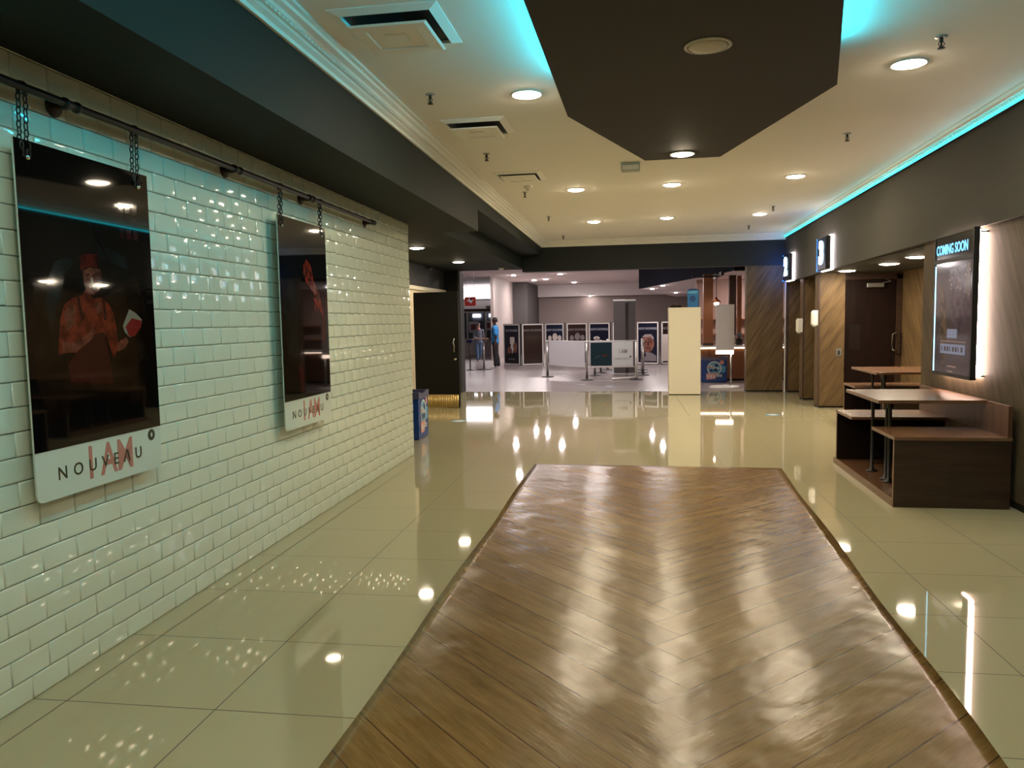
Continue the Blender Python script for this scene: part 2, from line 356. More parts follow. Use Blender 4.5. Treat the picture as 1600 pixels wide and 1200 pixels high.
# right fascia and wall
def yz_slab(mb, y0, y1, zb0, zb1, zt0, zt1, thick, m, off=0.0):
    mb.loft([[(WR(y) - off, y, zb), (WR(y) + thick, y, zb), (WR(y) + thick, y, zt_), (WR(y) - off, y, zt_)] for y, zb, zt_ in ((y0, zb0, zt0), (y1, zb1, zt1))], m); return mb
ZF = lambda y: 2.25 - .0048 * y
struct('wall_right_fascia', yz_slab(MB(), -5, 15.9, ZF(-5), ZF(15.9), 3.08, 3.06, .35, 'fascia_paint', .035))
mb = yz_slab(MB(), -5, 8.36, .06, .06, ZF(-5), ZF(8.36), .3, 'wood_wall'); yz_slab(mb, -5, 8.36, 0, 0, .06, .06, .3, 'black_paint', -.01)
struct('wall_right', mb)
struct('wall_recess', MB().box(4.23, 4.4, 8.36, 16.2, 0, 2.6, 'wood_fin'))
struct('ceiling_recess', MB().box(3.2, 4.4, 8.36, 16.2, 2.195, 2.5, 'fascia_paint').box(2.9, 3.2, 8.36, 16.2, 2.195, 2.3, 'fascia_paint'))
for i, (y0, y1, x1) in enumerate(((13.1, 13.42, 3.32), (14.35, 14.66, 4.2), (15.85, 16.1, 4.2))):
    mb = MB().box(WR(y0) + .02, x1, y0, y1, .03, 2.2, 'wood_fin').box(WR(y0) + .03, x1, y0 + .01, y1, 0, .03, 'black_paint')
    mb.box(WR(y0) + .012, WR(y0) + .03, y0 - .006, y0 + .03, 0, 2.2, 'kiosk_dark')
    struct('wall_fin', mb)
struct('trim_9', MB().box(2.885, 2.905, 15.82, 15.86, 0, 2.2, 'white_metal'))
struct('wall_door_side', MB().box(3.32, 4.23, 13.42, 13.5, 0, 2.2, 'void_black'))

# door of the recess, seen beyond the far booth
d = bpy.data.objects.new('door_1', None); COL.objects.link(d); d['kind'] = 'structure'; d.location = (3.82, 13.3, 0)
MB().box(-.50, .32, -.04, .04, .01, 2.08, 'door_wood', .003).build('door_leaf', d)
MB().box(.32, .41, -.07, .1, 0, 2.15, 'walnut').box(-.50, .41, -.07, .1, 2.08, 2.2, 'walnut').build('door_frame', d)
MB().tube([(.34, -.10, .92), (.28, -.10, .925), (.255, -.10, .95), (.255, -.10, 1.18), (.28, -.10, 1.205), (.34, -.10, 1.21)], .012, 'chrome').box(.335, .36, -.13, -.07, .88, 1.25, 'walnut').build('door_handle', d)
MB().box(-.14, .12, -.10, -.04, 1.95, 2.02, 'steel', .006).tube([(.1, -.08, 2.02), (.2, -.16, 2.04), (.12, -.05, 2.1)], .009, 'steel').build('door_closer', d)
MB().box(-.38, -.22, -.045, -.04, .95, 1.35, 'door_plate_dark').build('door_plate', d)

# black door standing open in the left alcove
d = bpy.data.objects.new('door_2', None); COL.objects.link(d); d['kind'] = 'structure'; d.location = (-3.48, 13.06, 0)
MB().box(-.40, .40, -.02, .03, .225, 2.035, 'black_paint', .003).build('door_leaf', d)
mb = MB(); mb.box(-.38, .38, -.026, -.02, .006, .235, 'brass')
for i in range(19): mb.lathe([(.018, .01), (.018, .225)], 'brass', (-.36 + .04 * i, -.026, 0), 10)
mb.box(-.40, .40, -.02, .03, .006, .225, 'black_paint'); mb.build('kick_plate', d)
MB().tube([(.335, -.03, 1.22), (.33, -.07, 1.22), (.315, -.08, 1.16), (.335, -.08, 1.08), (.325, -.08, 1.0), (.335, -.03, .97)], .010, 'chrome').build('door_handle', d)
MB().lathe([(.022, -.035), (.022, -.02)], 'chrome', (.335, 0, .86), 14, 'y').build('door_lock', d)
struct('trim_11', MB().box(-4.06, -4.02, 12.4, 16.0, 2.12, 2.19, 'cream'))

# ------------------------------------------------------------------ foyer beyond the opening
struct('ceiling_foyer', MB().box(-14, 9, 16.2, 40, 3.25, 3.4, 'mall_ceiling'))
struct('wall_foyer_back', MB().box(-4.9, 9, 38, 38.3, 0, 2.68, 'mall_wall').box(-4.9, 9, 37.7, 38.3, 2.68, 3.25, 'mall_white'))
struct('wall_foyer_column', MB().box(-5.62, -5.5, 29.3, 34, 0, 3.25, 'mall_column'))
struct('wall_foyer_pier', MB().box(-5.6, -4.83, 34, 38.3, 0, 3.25, 'mall_dark'))
struct('wall_foyer_left', MB().box(-14.2, -14, 16, 40, 0, 3.4, 'mall_white'))
struct('wall_foyer_right', MB().box(8.8, 9, 16, 40, 0, 3.4, 'mall_wall'))
struct('wall_foyer_near_left', MB().box(-14, -5.2, 16.0, 16.2, 0, 3.4, 'mall_wall'))
struct('wall_foyer_near_right', MB().box(4.4, 9, 16.0, 16.2, 0, 3.4, 'mall_wall'))
struct('ceiling_foyer_low', MB().prism([(.07, 27.1), (2.17, 17.9), (8.8, 17.9), (8.8, 37.7), (1.9, 37.7)], 'z', 2.54, 2.56, 'mall_ceiling'))
struct('trim_12', MB().prism([(.07, 27.1), (2.17, 17.9), (8.8, 17.9), (8.8, 18.1), (2.3, 18.1), (.22, 27.2), (2.05, 37.7), (1.85, 37.7)], 'z', 2.545, 3.26, 'bulkhead_navy'))
struct('wall_shop', MB().box(-14, -5.6, 36, 36.3, 2.05, 3.25, 'mall_white').box(-14, -5.6, 38.5, 38.8, 0, 2.1, 'shop_glass'))
# ================================================================== THINGS
# ---- hanging posters on the tiled wall
def link_ring(mb, c, r1, r2, wire, flat, m='iron'):
    pts = []
    for i in range(12):
        t = 2 * math.pi * i / 12; a, b = r1 * math.cos(t), r2 * math.sin(t)
        pts.append((c[0] + (a if flat else 0), c[1] + (0 if flat else a), c[2] + b))
    mb.tube(pts, wire, m, 6, True)
def hanging_poster(label, y0, z0, ztop, art, lamp_dir=1):
    yc = y0 + .415; xw = WL(yc)
    t = thing('hanging_poster', label, 'poster', (xw + .065, yc, z0), RZ, 'framed posters hanging on chains')
    w, h = .83, ztop - z0
    mb = MB(); r = .03; out = []
    for cx, cz, a0 in ((-w / 2 + r, r, 180), (w / 2 - r, r, 270), (w / 2 - .008, h - .008, 0), (-w / 2 + .008, h - .008, 90)):
        rr = r if cz < .5 else .008
        for k in range(5): q = math.radians(a0 + 22.5 * k); out.append((cx + rr * math.cos(q), cz + rr * math.sin(q)))
    mb.prism(out, 'x', -.004, .004, 'acrylic_frost'); mb.build('acrylic_panel', t)
    base = .004; pb = .205
    fr = lambda u, v, ww: (ww, u - w / 2, v + pb)
    mb = MB(); cutout(rect(0, w, 0, h - pb), 'acrylic_black', base, 0, mb, fr, .002)
    for pts, m, layer in art: cutout(pts, m, base + .002, layer, mb, fr, .00012)
    mb.build('print', t)
    text_part('shadow_lettering', 'I AM', .20, 'pink_ink', t, (base, .04, .105), '+x', .80, .0004, .004)
    text_part('lettering', 'NOUVE\u039bU', .076, 'dark_ink', t, (base + .0008, -.02, .098), '+x', 1.0, .0004, .0008, 1.85)
    mb = MB(); cutout(circ(w - .075, -.035, .028), 'dark_ink', base, 1, mb, fr); cutout(circ(w - .075, -.035, .007, 10, .011), 'acrylic_frost', base, 2, mb, fr); mb.build('badge', t)
    for s, yy in ((-1, -.36), (1, .33)):
        mb = MB(); zr = 2.445 - z0; xr = -.065 + .085
        for k, dy in ((0, -.018), (1, .018)):
            zz = h - .05; i = 0
            while zz < zr - .012:
                link_ring(mb, ((xr - .012) * min(1, max(0, (zz - h)) / (zr - h)) + (0.006 if zz < h else 0), yy + dy + .002 * (i % 2), zz), .0085, .017, .0028, i % 2 == k)
                zz += .0262; i += 1
        link_ring(mb, (xr - .012, yy, zr), .022, .020, .0035, True); link_ring(mb, (xr - .012, yy, zr - .004), .024, .024, .0035, False)
        mb.build('chain', t)
        MB().lathe([(.010, .004), (.012, .006), (.010, .013), (.001, .015)], 'chrome', (0, yy + .01, h - .065), 12, 'x').build('bolt', t)
    return t
art1 = [([(.10, .10), (.35, .18), (.72, .12), (.80, .5), (.70, .75), (.45, .62), (.05, .68), (.03, .3)], 'print_brown', 0),
    ([(.125, .69), (.177, .771), (.251, .795), (.287, .774), (.227, .722), (.188, .614), (.127, .482), (.109, .586)], 'print_smoke', 1),
    ([(.393, .967), (.404, .922), (.465, .863), (.548, .848), (.627, .825), (.662, .761), (.595, .778), (.51, .801), (.447, .805), (.433, .874)], 'print_smoke', 1),
    ([(.161, .389), (.185, .534), (.212, .593), (.262, .624), (.324, .639), (.35, .668), (.394, .624), (.444, .631), (.492, .604), (.523, .563), (.538, .49), (.544, .401), (.505, .358), (.459, .476), (.43, .377), (.234, .394)], 'print_red', 1),
    ([(.272, .392), (.348, .464), (.447, .477), (.479, .36), (.494, .241), (.223, .269), (.212, .346)], 'print_shade', 2),
    ([(.286, .638), (.305, .639), (.327, .534), (.31, .526)], 'print_shade', 2), ([(.452, .632), (.468, .63), (.474, .53), (.458, .53)], 'print_shade', 2),
    ([(.184, .441), (.256, .434), (.357, .478), (.384, .506), (.398, .483), (.366, .444), (.272, .398), (.19, .396)], 'print_skin', 3),
    ([(.21, .56), (.25, .60), (.285, .59), (.27, .52), (.22, .48)], 'print_skin', 2), ([(.40, .60), (.44, .61), (.45, .57), (.41, .555)], 'print_skin', 2),
    ([(.337, .742), (.382, .761), (.451, .757), (.459, .706), (.434, .662), (.396, .641), (.357, .651), (.34, .687)], 'print_skin', 2),
    ([(.396, .731), (.454, .749), (.459, .706), (.434, .662), (.4, .644), (.387, .683)], 'print_dark_red', 3),
    ([(.355, .728), (.375, .735), (.378, .726), (.357, .72)], 'print_shade', 4), ([(.41, .728), (.432, .73), (.43, .72), (.412, .718)], 'print_shade', 4),
    ([(.385, .715), (.398, .72), (.402, .695), (.382, .692)], 'print_white', 4), ([(.372, .678), (.41, .68), (.41, .672), (.374, .67)], 'print_shade', 4),
    ([(.322, .743), (.324, .809), (.38, .822), (.436, .821), (.43, .758), (.382, .764)], 'print_dark_red', 4),
    ([(.526, .402), (.546, .431), (.602, .45), (.619, .428), (.589, .399), (.542, .386)], 'print_skin', 3),
    ([(.584, .504), (.637, .582), (.682, .565), (.728, .534), (.72, .503), (.678, .463), (.63, .449), (.595, .474)], 'print_white', 3),
    ([(.602, .498), (.652, .54), (.722, .528), (.72, .497), (.668, .454), (.625, .452)], 'print_blood', 4)]
for k in range(3):
    for j in range(3):
        art1.append((rect(.60 + .05 * k, .635 + .05 * k, .91 + .06 * j, .955 + .06 * j), 'print_faint', 1))
art2 = [([(.029, .738), (.155, .831), (.275, .792), (.25, .297), (.088, .314)], 'print_green', 0),
    ([(.283, .883), (.315, .885), (.323, .167), (.281, .17)], 'print_brown', 1), ([(.245, .242), (.329, .227), (.334, .049), (.269, .045)], 'print_faint', 2),
    ([(.386, .958), (.446, 1.014), (.521, .982), (.55, .922), (.568, .866), (.611, .824), (.494, .81), (.43, .845), (.391, .899)], 'print_red', 2),
    ([(.43, .94), (.47, .95), (.47, .93), (.435, .92)], 'print_shade', 3), ([(.50, .93), (.53, .925), (.525, .905), (.50, .91)], 'print_shade', 3),
    ([(.46, .875), (.53, .86), (.52, .84), (.47, .85)], 'print_shade', 3), ([(.40, .90), (.425, .96), (.44, .96), (.42, .88)], 'print_skin', 3),
    ([(.496, .829), (.611, .824), (.665, .768), (.707, .701), (.669, .68), (.603, .747), (.504, .801)], 'print_skin', 3),
    ([(.555, .731), (.603, .742), (.646, .699), (.694, .691), (.727, .652), (.711, .612), (.64, .66), (.628, .626), (.61, .665), (.557, .63), (.583, .66), (.549, .668), (.586, .688)], 'print_red', 4),
    ([(.681, .681), (.739, .652), (.781, .562), (.754, .413), (.676, .365), (.716, .538)], 'print_dark_red', 3)]
hanging_poster('nearest hanging black poster, with a red-lit figure in a cap holding a cleaver', 2.652, .803, 2.243, art1)
hanging_poster('black poster of a red face and grasping hand, hung farther along the tiled wall', 4.915, .765, 2.252, art2)

# pipe rail the posters hang from
t = thing('pipe_rail', 'dark iron pipe rail running along the top of the white tiled wall', 'rail', (WL(4.5), 4.5, 2.44), RZ)
MB().lathe([(.0155, -5.0), (.0155, 2.35)], 'iron', (.085, 0, 0), 12, 'y').build('pipe', t)
for y in (2.96, 4.36, 5.46, 6.88):
    mb = MB().lathe([(.045, .001), (.045, .010), (.034, .016), (.018, .018), (.018, .085)], 'iron', (0, y - 4.5, 0), 18, 'x')
    mb.lathe([(.024, -.042), (.024, -.028), (.020, -.026), (.020, .026), (.024, .028), (.024, .042)], 'iron', (.085, y - 4.5, 0), 14, 'y'); mb.build('bracket', t)
MB().lathe([(.021, 2.34), (.021, 2.375), (.012, 2.38)], 'iron', (.085, 0, 0), 12, 'y').build('end_cap', t)

# ---- dropped ceiling panel with cove strip
PP = [(-.481, 5.573), (.08, 7.253), (.747, 7.251), (1.249, 5.206), (.949, 3.852), (.90, 1.0), (.45, -.6), (-.2, -.6), (-.52, 1.0), (-.501, 3.551)]
t = thing('ceiling_panel', 'large dark brown faceted dropped ceiling panel edged with cyan light', 'ceiling panel', (.35, 3.5, 2.95))
MB().prism([(x - .35, y - 3.5) for x, y in PP], 'z', 0, .022, 'panel_dark').build('panel', t)
mb = MB()
cxp, cyp = .35, 3.4; inn = [(cxp + (x - cxp) * .55, cyp + (y - cyp) * .80) for x, y in PP]
mb.prism([(x - .35, y - 3.5) for x, y in inn], 'z', .022, .2, 'panel_dark'); mb.build('plinth', t)
mb = MB(); mb.tube([(-.44 - .35, y - 3.5, .115) for y in (.4, 2, 3.5, 5.05)], .009, 'cyan_led'); mb.tube([(-.44 - .35, 1.55, .115), (-.34 - .35, 1.76, .115)], .009, 'cyan_led')
mb.tube([(.84 - .35, -3.0, .115), (.87 - .35, -1.5, .115), (.91 - .35, .2, .115), (.97 - .35, .7, .115), (1.07 - .35, 1.1, .115), (1.15 - .35, 1.42, .115)], .009, 'cyan_led')
mb.build('light_strip', t)
t = thing('light_strip', 'thin glowing cyan light strip along the top edge of the right fascia', 'light strip', (WR(8), 8, 3.06))
MB().tube([(WR(y) - .052 - WR(8), y - 8, 0) for y in (-4, 2, 9, 15.85)], .008, 'cyan_edge').build('diffuser', t)
MB().loft([[(WR(y) - WR(8) - .036, y - 8, -.016), (WR(y) - WR(8) - .07, y - 8, -.016), (WR(y) - WR(8) - .07, y - 8, -.012), (WR(y) - WR(8) - .036, y - 8, -.012)] for y in (-4, 15.85)], 'beam_dark').build('channel', t)

# ---- downlights
def downlight(label, x, y, z, r, lamp, group, ring='white_metal'):
    t = thing('downlight', label, 'ceiling light', (x, y, z), 0, group)
    MB().lathe([(r * 1.13, 0), (r * 1.13, -.006), (r * 1.0, -.010), (r * .97, -.004), (r * .97, 0)], ring, (0, 0, 0), 28).build('trim_ring', t)
    MB().lathe([(r * .96, -.004), (r * .86, -.012), (r * .6, -.019), (r * .3, -.022), (.0008, -.023)], lamp, (0, 0, 0), 24).build('diffuser', t)
    return t
G = 'lit downlights in the white ceiling'
for l, x, y in (('round ceiling downlight left of the dark dropped panel, beside its cyan glow', -.786, 5.66), ('largest lit ceiling downlight, right of the dark dropped panel', 1.775, 5.54),
    ('ceiling downlight in the right column, second from the camera', 1.851, 9.58), ('farthest ceiling downlight in the right column, above the number 2 sign', 1.947, 12.88),
    ('ceiling downlight just beyond the tip of the dark dropped panel', .433, 9.77), ('ceiling downlight in the left column, level with the last air vent', -.753, 9.82),
    ('farthest ceiling downlight in the left column, near the cross beam', -.706, 13.04), ('farthest ceiling downlight in the middle column, near the cross beam', .491, 12.91)):
    downlight(l, x, y, ZC, .105, 'lamp_on', G)
for x, y in ((1.78, 1.3), (-.78, 1.3), (1.78, -2.6), (-.78, -2.6)):
    downlight('lit ceiling downlight above and behind the viewpoint', x, y, ZC, .105, 'lamp_on', 'downlights behind the viewpoint')
downlight('lit downlight at the pointed far end of the dark dropped panel', .401, 7.03, 2.95, .1, 'lamp_on', 'downlights in the dark dropped panel')
downlight('unlit beige downlight in the dark dropped panel', .38, 4.32, 2.95, .112, 'lamp_off', 'downlights in the dark dropped panel', 'lamp_off')
downlight('nearer soffit downlight beside the end of the tiled wall', -3.173, 10.91, 2.6, .105, 'lamp_side', 'downlights in the dark left soffit')
downlight('farther soffit downlight above the open black door', -3.2, 13.67, 2.6, .105, 'lamp_side', 'downlights in the dark left soffit')
for l, x, y in (('recess downlight nearest the wood wall corner', 3.33, 9.94), ('middle recess downlight in the doorway soffit', 3.38, 11.13), ('recess downlight under the number 3 sign', 3.20, 12.55)):
    downlight(l, x, y, 2.195, .125, 'lamp_side', 'downlights in the right recess soffit')

# ---- air vents
for l, x, y, s, op in (('large square ceiling air vent nearest the camera, standing open', -1.31, 4.25, .6, .05), ('middle ceiling air vent with a dark open slot', -1.32, 6.48, .54, .045), ('farthest ceiling air vent, nearly closed', -1.31, 8.74, .54, .022)):
    t = thing('ceiling_vent', l, 'air vent', (x, y, ZC), 0, 'square air vents in the ceiling'); h = s / 2
    mb = MB()
    for k in range(4):
        rot = Matrix.Rotation(k * math.pi / 2, 4, 'Z')
        q = [(-h, -h), (h, -h), (h * .82, -h * .82), (-h * .82, -h * .82)]
        vs = [rot @ Vector((a, b, z)) for (a, b), z in zip(q, (-.004, -.004, -.022, -.022))] + [rot @ Vector((a, b, .0)) for a, b in q]
        mb.add(vs, [(0, 1, 2, 3), (7, 6, 5, 4), (0, 4, 5, 1), (2, 6, 7, 3)], 'ceiling_white')
    mb.build('frame', t)
    MB().box(-h * .82, h * .82, -h * .82, h * .82, -.003, -.001, 'void_black').build('duct_opening', t)
    mb = MB(); g = h * .74; z = -.008 - op
    mb.loft([[(-g * k, -g * k, zz), (g * k, -g * k, zz), (g * k, g * k, zz), (-g * k, g * k, zz)] for k, zz in ((.96, z), (1, z - .004), (.94, z - .012), (.64, z - .012), (.6, z - .004), (.3, z - .004), (.27, z - .010))], 'ceiling_white'); mb.build('diffuser_plate', t)

# ---- sprinklers, smoke detector, emergency lamp, camera
def sprinkler(label, x, y, z=ZC):
    t = thing('sprinkler', label, 'sprinkler', (x, y, z), 0, 'fire sprinklers on the ceiling')
    MB().lathe([(.035, 0), (.035, -.006), (.014, -.010)], 'steel', (0, 0, 0), 16).build('escutcheon', t)
    mb = MB().lathe([(.011, -.008), (.011, -.03), (.006, -.034), (.006, -.06)], 'iron', (0, 0, 0), 10)
    mb.tube([(.010, 0, -.03), (.017, 0, -.045), (.004, 0, -.066)], .003, 'iron', 6); mb.tube([(-.010, 0, -.03), (-.017, 0, -.045), (-.004, 0, -.066)], .003, 'iron', 6); mb.build('body', t)
    MB().lathe([(.004, -.064), (.022, -.067), (.022, -.070), (.003, -.071)], 'iron', (0, 0, 0), 14).build('deflector', t)
for l, x, y in (('ceiling sprinkler between the nearest and middle air vents, on the left', -1.47, 5.51), ('ceiling sprinkler between the middle and farthest air vents', -1.454, 7.53), ('ceiling sprinkler just beyond the farthest air vent', -1.41, 9.84),
    ('ceiling sprinkler at the left, second from the cross beam', -1.375, 12.2), ('leftmost ceiling sprinkler close to the cross beam', -1.409, 15.0), ('ceiling sprinkler beside the largest downlight on the right', 1.8, 5.06),
    ('ceiling sprinkler on the right before the second downlight', 1.891, 7.49), ('ceiling sprinkler on the right beside the farthest downlight', 2.015, 12.06), ('rightmost ceiling sprinkler close to the cross beam', 1.992, 14.42)): sprinkler(l, x, y)
t = thing('smoke_detector', 'round white smoke detector beside the farthest air vent', 'smoke detector', (-1.312, 9.43, ZC), 0)
MB().lathe([(.055, 0), (.055, -.012), (.045, -.03), (.02, -.04)], 'white_plastic').build('housing', t); MB().lathe([(.018, -.039), (.018, -.05), (.01, -.052)], 'grey_light_box').build('sensor', t)
t = thing('smoke_detector', 'small white detector on the dark soffit left of the cross beam', 'smoke detector', (-2.75, 15.6, 2.6), 0)
MB().lathe([(.06, 0), (.06, -.012), (.045, -.03), (.02, -.038)], 'white_plastic').build('housing', t); MB().lathe([(.018, -.036), (.018, -.046), (.01, -.048)], 'grey_light_box').build('sensor', t)
t = thing('emergency_light', 'small grey emergency light box on the ceiling beyond the dark panel', 'emergency light', (-.06, 8.35, ZC))
MB().box(-.1, .1, -.06, .06, -.085, 0, 'grey_light_box', .008).build('housing', t); MB().box(-.085, .085, -.064, -.06, -.075, -.03, 'white_plastic').build('lens', t)
t = thing('security_camera', 'small dark security camera in the corner above the open black door', 'security camera', (-4.0, 14.6, 2.6))
MB().lathe([(.05, 0), (.05, -.02), (.03, -.03)], 'black_metal').build('mount', t); MB().lathe([(.045, -.03), (.04, -.06), (.02, -.078), (.002, -.083)], 'shop_glass').build('dome', t)

# ---- number signs on the right fascia
for dg, yc, zc, l in (('2', 15.17, 2.425, 'lit blue and white number 2 sign, the farther one on the right fascia'), ('3', 12.23, 2.435, 'lit blue and white number 3 sign, the nearer one on the right fascia')):
    t = thing('number_sign', l, 'sign', (WR(yc) - .035, yc, zc), -.009, 'lit screen number signs')
    w, h = .30, .245
    MB().box(-.115, -.05, -w, w, -h, h, 'black_metal', .004).build('box', t)
    MB().box(-.119, -.115, -w + .015, w - .015, -h + .015, h - .015, 'navy').build('face', t)
    MB().box(-.116, -.045, w, w + .003, -h, h, 'blue_edge').build('side_glow', t)
    text_part('digit', dg, .44, 'digit_glow', t, (-.124, 0, 0), '-x', 1.25, .004, .026)
    MB().box(-.05, -.012, -w - .012, -w + .02, -h - .012, h + .012, 'sign_halo').box(-.05, -.012, -w, w, -h - .012, -h + .012, 'sign_halo').box(-.05, -.012, -w, w, h - .012, h + .012, 'sign_halo').build('halo_light', t)
    MB().box(-.05, 0, -.12, .12, -.08, .08, 'black_metal').build('bracket', t)

# ---- back-lit poster display
yl, yr = 7.775, 6.905; t = thing('poster_display', 'backlit coming soon poster display on the right wood wall', 'poster display', (WR(7.34), 7.34, .94), -.009)
h = 1.275; X = -.090; hw = (yl - yr) / 2
fr = lambda u, v, w_: (X - w_, hw - u, v)
MB().box(X, -.055, -hw, hw, 0, h, 'black_metal', .004).build('cabinet', t)
mb = MB()
for a in (rect(0, .018, 0, h), rect(2 * hw - .018, 2 * hw, 0, h), rect(0, 2 * hw, 0, .03), rect(0, 2 * hw, h - .02, h), rect(0, 2 * hw, 1.02, 1.055)): cutout(a, 'black_metal', 0, 0, mb, fr, .012)
mb.build('frame', t)
mb = MB(); cutout(rect(.018, 2 * hw - .018, 1.056, h - .02), 'grey_header', 0, 0, mb, fr, .004); mb.build('header', t)
text_part('header_lettering', 'COMING SOON', .125, 'screen_text', t, (X - .006, .05, 1.135), '-x', .78, .001, .002)
mb = MB(); cutout(rect(.018, 2 * hw - .018, .03, 1.02), 'grey_screen', 0, 0, mb, fr, .004)
for a, m, l in (([(.139, .843), (.249, .751), (.318, .4), (.304, .194), (.244, .04), (.18, .278)], 'screen_tan', 1), ([(.35, .95), (.80, .98), (.82, .55), (.62, .4), (.42, .5)], 'screen_lilac', 1),
    ([(.722, .981), (.80, .99), (.80, .732), (.731, .681), (.693, .846)], 'screen_tan', 2), (rect(.331, .553, .345, .425), 'screen_pale', 2), (rect(.18, .733, .203, .29), 'screen_pale', 2),
    (rect(.18, .74, .31, .318), 'screen_pink', 2), (rect(.35, .55, .085, .098), 'screen_pink', 2), (rect(.358, .475, .04, .052), 'screen_pink', 2)): cutout(a, m, .004, l, mb, fr, .0004)
for i in range(26):
    a, b = (.33 + random.random() * .28, .76 + random.random() * .12) if i < 14 else (.70 + random.random() * .1, .72 + random.random() * .26)
    cutout(circ(a, b, .006 + random.random() * .008, 7), 'screen_pink', .004, 3, mb, fr, .0004)
for i in range(8): cutout(rect(.21 + i * .062, .21 + i * .062 + (.04 if i % 3 else .02), .225, .268), 'grey_screen', .004, 3, mb, fr, .0004)
mb.build('poster_print', t)
mb = MB(); cutout(rect(.02, .034, .03, 1.0), 'led_blue', .004, 0, mb, fr, .003); mb.build('edge_light', t)
MB().box(-.05, -.008, -hw + .01, -hw + .03, .03, h - .03, 'halo_led').box(-.05, -.008, -hw + .03, hw - .03, .02, .035, 'halo_led').box(-.05, -.008, hw - .03, hw - .01, .03, h - .03, 'halo_led').box(-.05, -.008, -hw + .03, hw - .03, h - .035, h - .02, 'halo_led').build('halo_light', t)
for z in (.03, h - .05):
    MB().box(-.055, 0, -hw - .02, -hw, z, z + .012, 'black_metal').build('bracket', t)

# ---- sanitiser dispensers and switch plate
for l, y, z in (('white soap dispenser on the farther wood fin, near the number 2 recess', 14.43, 1.34), ('white soap dispenser on the nearer wood fin, beside the number 3 recess', 13.18, 1.47)):
    t = thing('soap_dispenser', l, 'dispenser', (WR(y) + .012, y, z), 0, 'white wall dispensers')
    rings = []
    for k, (d0, w0) in enumerate(((.085, .05), (.10, .055), (.10, .058), (.08, .052))): 
        zz = (-.125, -.10, .09, .125)[k]
        rings.append([(0, -w0, zz), (-d0 * .75, -w0, zz), (-d0, -w0 * .6, zz), (-d0, w0 * .6, zz), (-d0 * .75, w0, zz), (0, w0, zz)])
    MB().loft(rings, 'white_plastic').build('cover', t)
    MB().box(-.075, -.03, -.025, .025, -.145, -.122, 'grey_light_box', .004).build('nozzle', t)
t = thing('lock_plate', 'small steel plate with a black slot on the nearer wood fin', 'switch', (3.235, 13.1, .905))
MB().box(-.045, .045, -.006, 0, -.065, .065, 'steel', .003).build('plate', t); MB().box(-.01, .014, -.010, -.006, -.035, .03, 'black_metal', .002).build('slot', t)

# ---- booths and tables
def booth(label, x, y, xl, bench_gap):
    """two facing benches on a low platform with a panel along the wall; origin at the front corner on the corridor side"""
    t = thing('seating_booth', label, 'booth', (x, y, 0), -.009, 'built-in wooden seating booths')
    L = bench_gap + .66 + .58
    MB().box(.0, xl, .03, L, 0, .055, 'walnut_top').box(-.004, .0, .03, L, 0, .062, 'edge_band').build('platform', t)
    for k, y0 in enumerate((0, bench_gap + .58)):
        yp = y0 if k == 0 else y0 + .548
        o = MB().box(.0, xl, yp, yp + .012, 0 if k == 0 else .055, .53, 'walnut' if k == 0 else 'walnut_shaded').box(.0, xl, yp + .012, yp + .024, 0 if k == 0 else .055, .53, 'walnut_shaded' if k == 0 else 'walnut').box(xl - .03, xl - .012, y0 + .03, y0 + .54, .055, .53, 'walnut_shaded').build('bench', t)  # inner faces near-black, the shade under seats and table put into their colour
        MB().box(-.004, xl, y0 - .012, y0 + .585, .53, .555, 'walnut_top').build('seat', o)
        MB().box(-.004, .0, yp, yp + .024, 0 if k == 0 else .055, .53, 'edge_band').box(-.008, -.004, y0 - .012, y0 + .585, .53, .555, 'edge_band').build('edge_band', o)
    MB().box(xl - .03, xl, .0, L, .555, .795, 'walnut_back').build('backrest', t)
    return t
def table(label, x, y, xl, yl):
    t = thing('cafe_table', label, 'table', (x, y, 0), -.009, 'wooden booth tables')
    MB().box(0, xl, 0, yl, .772, .80, 'walnut_top', .002).build('tabletop', t)
    MB().box(-.004, 0, 0, yl, .772, .80, 'edge_band').build('edge_band', t)
    for lx, ly in ((.18, .30), (.19, .42), (.18, .80)):  # last leg added in place of a leg's reflection in the bench front
        MB().lathe([(.05, .055), (.05, .064), (.026, .07), (.026, .085), (.0145, .09), (.0145, .70), (.026, .705), (.026, .735), (.05, .764), (.05, .772)], 'black_metal', (lx, ly, 0), 16).build('leg', t)
    return t
booth('nearer wooden booth of two facing benches on a low platform, against the display wall', 1.972, 6.27, .83, .66)
table('wooden table on pipe legs between the benches of the nearer booth', 1.965, 6.66, .835, 1.02)
booth('farther wooden booth in the recess, partly behind the wall corner', 2.87, 9.55, 1.2, .66)
table('farther wooden table with a pale top inside the recess booth', 2.89, 9.91, 1.15, 1.13)

# ---- vinyl floor mat (gently rippled)
mb = MB(); NU, NV = 40, 120; vs = []
def xr(y): return 1.217 + (y - 3) * .038 if y > 3 else max(1.17, 1.217 - (3 - y) * .05)
for j in range(NV + 1):
    for i in range(NU + 1):
        v = j / NV; u = i / NU; y = -1.2 + (7.87 + 1.2 - .07 * u) * v; x = -1.07 + u * (xr(y) + 1.07)
        e = max(0, abs(u - .5) - .44) / .06
        z = .004 + .0012 * math.sin(6.3 * x + 2.0 * math.sin(1.7 * y)) * math.sin(1.1 * y) + .0014 * e * abs(math.sin(2.3 * y + u * 3)) * (1 if u > .5 else .7)
        if i in (0, NU): x += .008 * math.sin(2.6 * y)
        vs.append((x, y, max(z, .0025)))
fs = [(j * (NU + 1) + i, j * (NU + 1) + i + 1, (j + 1) * (NU + 1) + i + 1, (j + 1) * (NU + 1) + i) for j in range(NV) for i in range(NU)]
mb.add(vs, fs, 'herringbone_vinyl', True)
